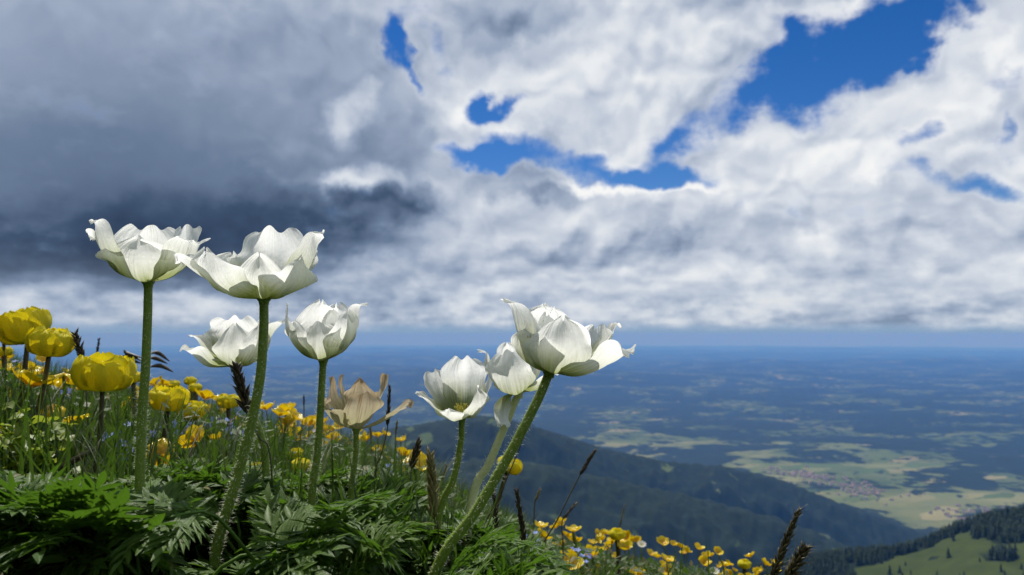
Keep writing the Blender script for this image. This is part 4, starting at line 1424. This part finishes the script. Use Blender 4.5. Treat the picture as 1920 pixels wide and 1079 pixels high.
SP = [
    ('dark grass spike touching the round globeflower', (140, 622), (157, 682), (170, 860), 0.56, 18, 26, 0.45, 3, 'dark_spikelet'),
    ('blurred dark grass spike standing on the bank behind the cup shaped globeflower', (186, 634), (180, 676), (176, 760), 0.95, 10, 18, 0.25, 0, 'dark_spikelet'),
    ('dark grass spike at the frame edge of the bank', (6, 626), (8, 660), (10, 760), 0.85, 12, 16, 0.3, 0, 'dark_spikelet'),
    ('bristly dark grass spike below the shallow white bloom', (440, 680), (466, 778), (508, 866), 0.43, 26, 46, 0.5, 8, 'dark_spikelet'),
    ('brown grass spike behind the withered tan flower', (731, 722), (727, 800), (703, 905), 0.50, 13, 30, 0.3, 3, 'dark_spikelet'),
    ('small blurred spike on the bank behind the third white stem', (570, 742), (570, 764), (570, 830), 1.1, 8, 12, 0.2, 0, 'dark_spikelet'),
    ('dark grass spike in front of the twin petalled buttercup', (786, 826), (772, 880), (768, 940), 0.52, 20, 24, 0.4, 4, 'dark_spikelet'),
    ('bleached straw spike with long bristles at the mound edge', (806, 848), (815, 975), (822, 1000), 0.42, 30, 40, 0.35, 18, 'straw_spikelet'),
    ('narrow dark spike crossing behind the slanting stem', (997, 765), (978, 830), (900, 1020), 0.46, 10, 24, 0.25, 4, 'dark_spikelet'),
    ('leaning dark grass spike on a long bare stalk over the ridge', (1117, 843), (1087, 892), (1008, 1050), 0.55, 13, 26, 0.3, 2, 'dark_spikelet'),
    ('tall blackish spike under the slanting stem', (968, 915), (984, 1020), (986, 1075), 0.47, 17, 40, 0.35, 8, 'dark_spikelet'),
    ('second blackish spike close to the slanting stem', (926, 920), (932, 1010), (938, 1070), 0.48, 14, 34, 0.35, 8, 'dark_spikelet'),
    ('reddish bent grass spike on the slope', (1082, 942), (1055, 975), (1056, 1050), 0.75, 10, 16, 0.4, 2, 'dark_spikelet'),
    ('green blurred spike on the slope behind the dark ones', (1013, 918), (1003, 942), (1000, 1010), 0.95, 10, 14, 0.3, 0, 'straw_spikelet'),
    ('tall bristly grass head at the slope end, the taller of a pair', (1500, 950), (1446, 1085), (1440, 1130), 0.44, 20, 60, 0.42, 11, 'bristle_spikelet'),
    ('bristly grass head at the slope end, the shorter bushy one of a pair', (1514, 1022), (1474, 1090), (1466, 1130), 0.45, 24, 44, 0.6, 12, 'bristle_spikelet'),
    ('stubby dark spike low in the anemone leaves', (722, 1040), (724, 1085), (724, 1110), 0.33, 24, 18, 0.5, 3, 'dark_spikelet'),
    ('faint spike on the bank behind the withered flower', (745, 790), (742, 815), (742, 870), 1.0, 9, 12, 0.25, 0, 'straw_spikelet'),
    ('faint spike on the bank by the withered flower stem', (694, 800), (696, 825), (698, 880), 1.1, 9, 12, 0.25, 0, 'straw_spikelet'),
    ('blurred spike rising from the far buttercup slope', (1172, 945), (1163, 985), (1160, 1040), 1.3, 7, 14, 0.2, 0, 'straw_spikelet'),
    ('pale spike at the mound edge beside the small anemone stem', (838, 872), (828, 905), (822, 960), 0.8, 9, 14, 0.25, 0, 'straw_spikelet'),
]
for i, (lab, tip, low, foot, dep, W_, n, loose, awn, mat) in enumerate(SP):
    spike(lab, tip, low, foot, dep, W_, mat, n, awn, 700 + i, loose)

# drooping dark panicle crossing behind the tall straight stem, with curved branches
pan_d = 0.75; s = pan_d / FPX
pf = at(262, 800, pan_d); foot = ground_below(pf)
root = thing('grass_panicle', 'dark drooping grass panicle with curved branches behind the tall straight stem', 'grass', foot, 'grass heads')
top = at(276, 668, pan_d)
make_stem(root, [foot, pf, at(270, 720, pan_d), top], 1.6 * s, 0.8 * s, 'brown_stem', sides=5, n=12)
for (a, m_, e) in [((278, 664), (296, 662), (318, 678)), ((277, 672), (292, 672), (314, 682)), ((274, 690), (300, 686), (325, 698)), ((272, 680), (245, 668), (215, 674)), ((272, 672), (240, 664), (232, 656)), ((272, 684), (240, 674), (208, 668))]:
    path = spline([at(*a, pan_d) - foot, at(*m_, pan_d + 0.01) - foot, at(*e, pan_d + 0.01) - foot], 9)
    V, Fq = tube_geom(path, [0.0003, 0.0006, 0.0012, 0.0019, 0.0021, 0.0019, 0.0016, 0.001, 0.0003], 6, True)
    mesh_obj('spikelet', V, Fq, 'dark_spikelet', root)

# fallen dry stalk lying across the leaves, and single blades that show against the background
p = [at(88, 892, 0.46), at(120, 872, 0.46), at(150, 855, 0.46), at(176, 842, 0.46)]
st = thing('dry_stalk', 'grey brown dry stalk lying across the leaves below the cup shaped globeflower', 'stalk', p[0])
make_stem(st, p, 0.0016, 0.0010, 'dry_stalk', sides=6, n=12, name='stalk')
make_stem(st, [q + Vector((0, 0.002, -0.0015)) for q in p[1:]], 0.0010, 0.0006, 'dry_stalk', sides=6, n=8, name='stalk_splinter')


def blade_mesh(pts, w, fold=0.4):
    path = spline(pts, 14); V, Fq, UV = [], [], []
    for i, q in enumerate(path):
        t = i / 13
        tg = (path[min(i + 1, 13)] - path[max(i - 1, 0)]).normalized()
        sd = tg.cross(Vector((0.15, 1, 0.1))).normalized(); nm = sd.cross(tg)
        hw = w * 0.5 * (1 - t ** 2.2) + 0.00005
        V += [q - sd * hw, q - nm * hw * fold, q + sd * hw]; UV += [(t, 0), (t, .5), (t, 1)]
    for i in range(13):
        a = 3 * i; Fq += [(a, a + 1, a + 4, a + 3), (a + 1, a + 2, a + 5, a + 4)]
    return V, Fq, UV


for (lab, pts, dep, w) in [
        ('green grass blade rising beside the slanting stem', [(885, 1060), (915, 985), (944, 893)], 0.44, 0.0016),
        ('dark upright grass blade in front of the buttercup slope', [(1330, 1110), (1328, 1050), (1326, 1003)], 0.6, 0.0012),
        ('leaning black grass blade beside the upright one', [(1250, 1100), (1262, 1060), (1270, 1022)], 0.6, 0.0014),
        ('pale green upright grass blade on the buttercup slope', [(1275, 1100), (1278, 1040), (1283, 992)], 0.65, 0.0011),
        ('dead white grass stalk at the slope edge', [(1010, 1056), (1017, 1030), (1022, 1018)], 0.55, 0.0022),
        ('grass blade crossing the lower mound below dark spikes', [(1060, 1090), (1035, 1060), (1000, 1035)], 0.5, 0.0012),
        ('long green blade slanting under the round globeflower', [(30, 960), (60, 870), (92, 820)], 0.5, 0.0022),
        ('long thin blade slanting beside the cup shaped globeflower', [(40, 940), (85, 860), (120, 800)], 0.52, 0.0018)]:
    pw = [at(*q, dep) for q in pts]
    foot = ground_below(pw[0])
    V, Fq, UV = blade_mesh([v - foot for v in ([foot] if foot.z < pw[0].z - 0.005 else []) + pw], w)
    o = mesh_obj('blade_of_grass', V, Fq, 'straw_spikelet' if 'dead' in lab else 'grass_blade')
    o.location = foot
    set_uv(o.data, UV)
    tag(o, lab, 'grass', 'single grass blades')


# ------------------------------------------------------------------ lime green herb on the bank
def herb(label, px, py, dep, n, size, spread, rs):
    c = at(px, py, dep); foot = ground_below(c)
    root = thing('lime_herb', label, 'plant', foot, 'lime green herbs')
    for i in range(n):
        p = c + Vector((rs.gauss(0, spread), rs.gauss(0, spread * 0.8), rs.gauss(0, spread * 0.8)))
        p.z = max(p.z, g(p.x, p.y) + 0.01)
        V, Fq, UV = petal_geom(0, [(0, 0), (size * 0.4, size * 0.05), (size, -size * 0.1)], size * 0.9, 'round', 0.4, 0.12, seed=i, nu=6, nv=5)
        q = Euler((rs.uniform(-0.6, 0.6), rs.uniform(-0.7, 0.3), rs.uniform(0, 6.28))).to_matrix()
        o = mesh_obj('leaf', [q @ v + p - foot for v in V], Fq, 'lime_leaf', root); set_uv(o.data, UV)
    make_stem(root, [foot, foot.lerp(c, 0.5), c], 0.0018, 0.0012, 'thin_stem', sides=5, n=6)


rs = random.Random(9)
herb('bushy lime green herb on the bank below the orange buttercup', 45, 855, 0.47, 110, 0.0085, 0.013, rs)
herb('lime green herb at the lower frame corner with big leaves', 12, 1050, 0.285, 34, 0.009, 0.008, rs)


# ------------------------------------------------------------------ the grass of the meadow: uncountable
def grass_field():
    N = 44000
    dep = rng.uniform(0.42, 1.0, N) ** 1.0
    dep = np.where(rng.random(N) < 0.72, rng.uniform(0.40, 1.9, N), rng.uniform(1.6, 4.2, N))
    lat = rng.uniform(-0.78, 0.78, N)
    x = lat * dep; y = dep
    z = near_ground(x, y)
    px = 960 + lat * FPX
    sk = np.interp(px, [-300, 0, 150, 300, 450, 600, 700, 800, 870, 950, 1040, 1150, 1300, 1450, 1560], [630, 642, 668, 700, 735, 768, 788, 830, 888, 933, 972, 1008, 1030, 1058, 1140])
    # height available under the skyline of the bank
    hmax = (HORIZON - sk) / FPX * dep - z
    h = np.clip(hmax, 0.02, 0.16) * rng.uniform(0.45, 1.02, N)
    ok = (px < 1650) & ~((dep < 0.62) & (px > -50) & (px < 950) & (rng.random(N) < 0.5))
    ok &= ~((px > 980) & (dep < 0.85) & (hmax < 0.05))
    h = np.where(px > 980, h * 0.80, h)
    x, y, z, h, dep = x[ok], y[ok], z[ok], h[ok], dep[ok]
    n = len(x)
    az_ = rng.uniform(0, 2 * np.pi, n); lean = rng.uniform(0.05, 0.55, n)
    wdt = rng.uniform(0.0008, 0.0020, n) * (1 + 0.25 * dep)
    t = np.array([0.0, 0.3, 0.6, 0.85, 1.0])
    wid = np.array([0.7, 1.0, 0.85, 0.5, 0.02])
    dxl, dyl = np.cos(az_), np.sin(az_)
    V = np.zeros((n, 5, 2, 3), np.float32)
    for i in range(5):
        off = lean * h * t[i] ** 2
        cx, cy_, cz = x + dxl * off, y + dyl * off, z - 0.004 + h * (t[i] - 0.25 * lean * t[i] ** 2)
        a2 = az_ + 1.57 + rng.uniform(-0.2, 0.2, n)
        for k, sg in enumerate((-1, 1)):
            V[:, i, k, 0] = cx + sg * np.cos(a2) * wdt * wid[i] * 0.5
            V[:, i, k, 1] = cy_ + sg * np.sin(a2) * wdt * wid[i] * 0.5
            V[:, i, k, 2] = cz
    base = (np.arange(n) * 10)[:, None, None]
    q = np.array([[2 * i, 2 * i + 1, 2 * i + 3, 2 * i + 2] for i in range(4)])[None]
    Fq = (base + q).reshape(-1, 4)
    me = fast_mesh('grass', V.reshape(-1, 3), Fq, 'grass_blade', True)
    set_uv(me, np.tile(np.array([[tt, k * 1.0] for tt in t for k in (0, 1)], np.float32), (n, 1)))
    o = mesh_obj('grass', None, None, mesh=me)
    tag(o, 'dense green meadow grass on the bank and slope', None, None, 'stuff')


grass_field()


def undergrowth():
    """small leaves of the sward between the blades"""
    N = 26000
    dep = rng.uniform(0.56, 2.4, N)
    lat = rng.uniform(-0.78, 0.62, N)
    x, y = lat * dep, dep
    z = near_ground(x, y)
    px = 960 + lat * FPX
    sk = np.interp(px, [-300, 0, 150, 300, 450, 600, 700, 800, 870, 950, 1040, 1150, 1300, 1450, 1560], [670, 690, 720, 750, 780, 810, 830, 870, 920, 965, 1000, 1035, 1055, 1085, 1160])
    sk = np.where(dep < 0.55, np.maximum(sk, 930), sk)
    hmax = np.clip((HORIZON - sk) / FPX * dep - z, 0.004, 0.11)
    z = z + hmax * rng.uniform(0.0, 1.0, N)
    ok = (px < 1620)
    x, y, z, dep = x[ok], y[ok], z[ok], dep[ok]; n = len(x)
    sz = rng.uniform(0.004, 0.010, n)
    a = rng.uniform(0, 6.283, n); el_ = rng.uniform(-0.3, 1.0, n)
    d_ = np.stack([np.cos(a) * np.cos(el_), np.sin(a) * np.cos(el_), np.sin(el_)], 1)
    sd = np.stack([-np.sin(a), np.cos(a), rng.uniform(-0.5, 0.5, n)], 1)
    p = np.stack([x, y, z], 1)
    V = np.stack([p, p + d_ * (sz * 0.5)[:, None] + sd * (sz * 0.26)[:, None], p + d_ * sz[:, None], p + d_ * (sz * 0.5)[:, None] - sd * (sz * 0.26)[:, None]], 1).reshape(-1, 3)
    Fq = (np.arange(n) * 4)[:, None] + np.arange(4)[None]
    me = fast_mesh('undergrowth', V, Fq, 'grass_blade', False)
    set_uv(me, np.tile(np.array([[0, .5], [.5, 0], [1, .5], [.5, 1]], np.float32), (n, 1)))
    o = mesh_obj('undergrowth', None, None, mesh=me)
    tag(o, 'small green leaves of the sward between the grass', None, None, 'stuff')


undergrowth()
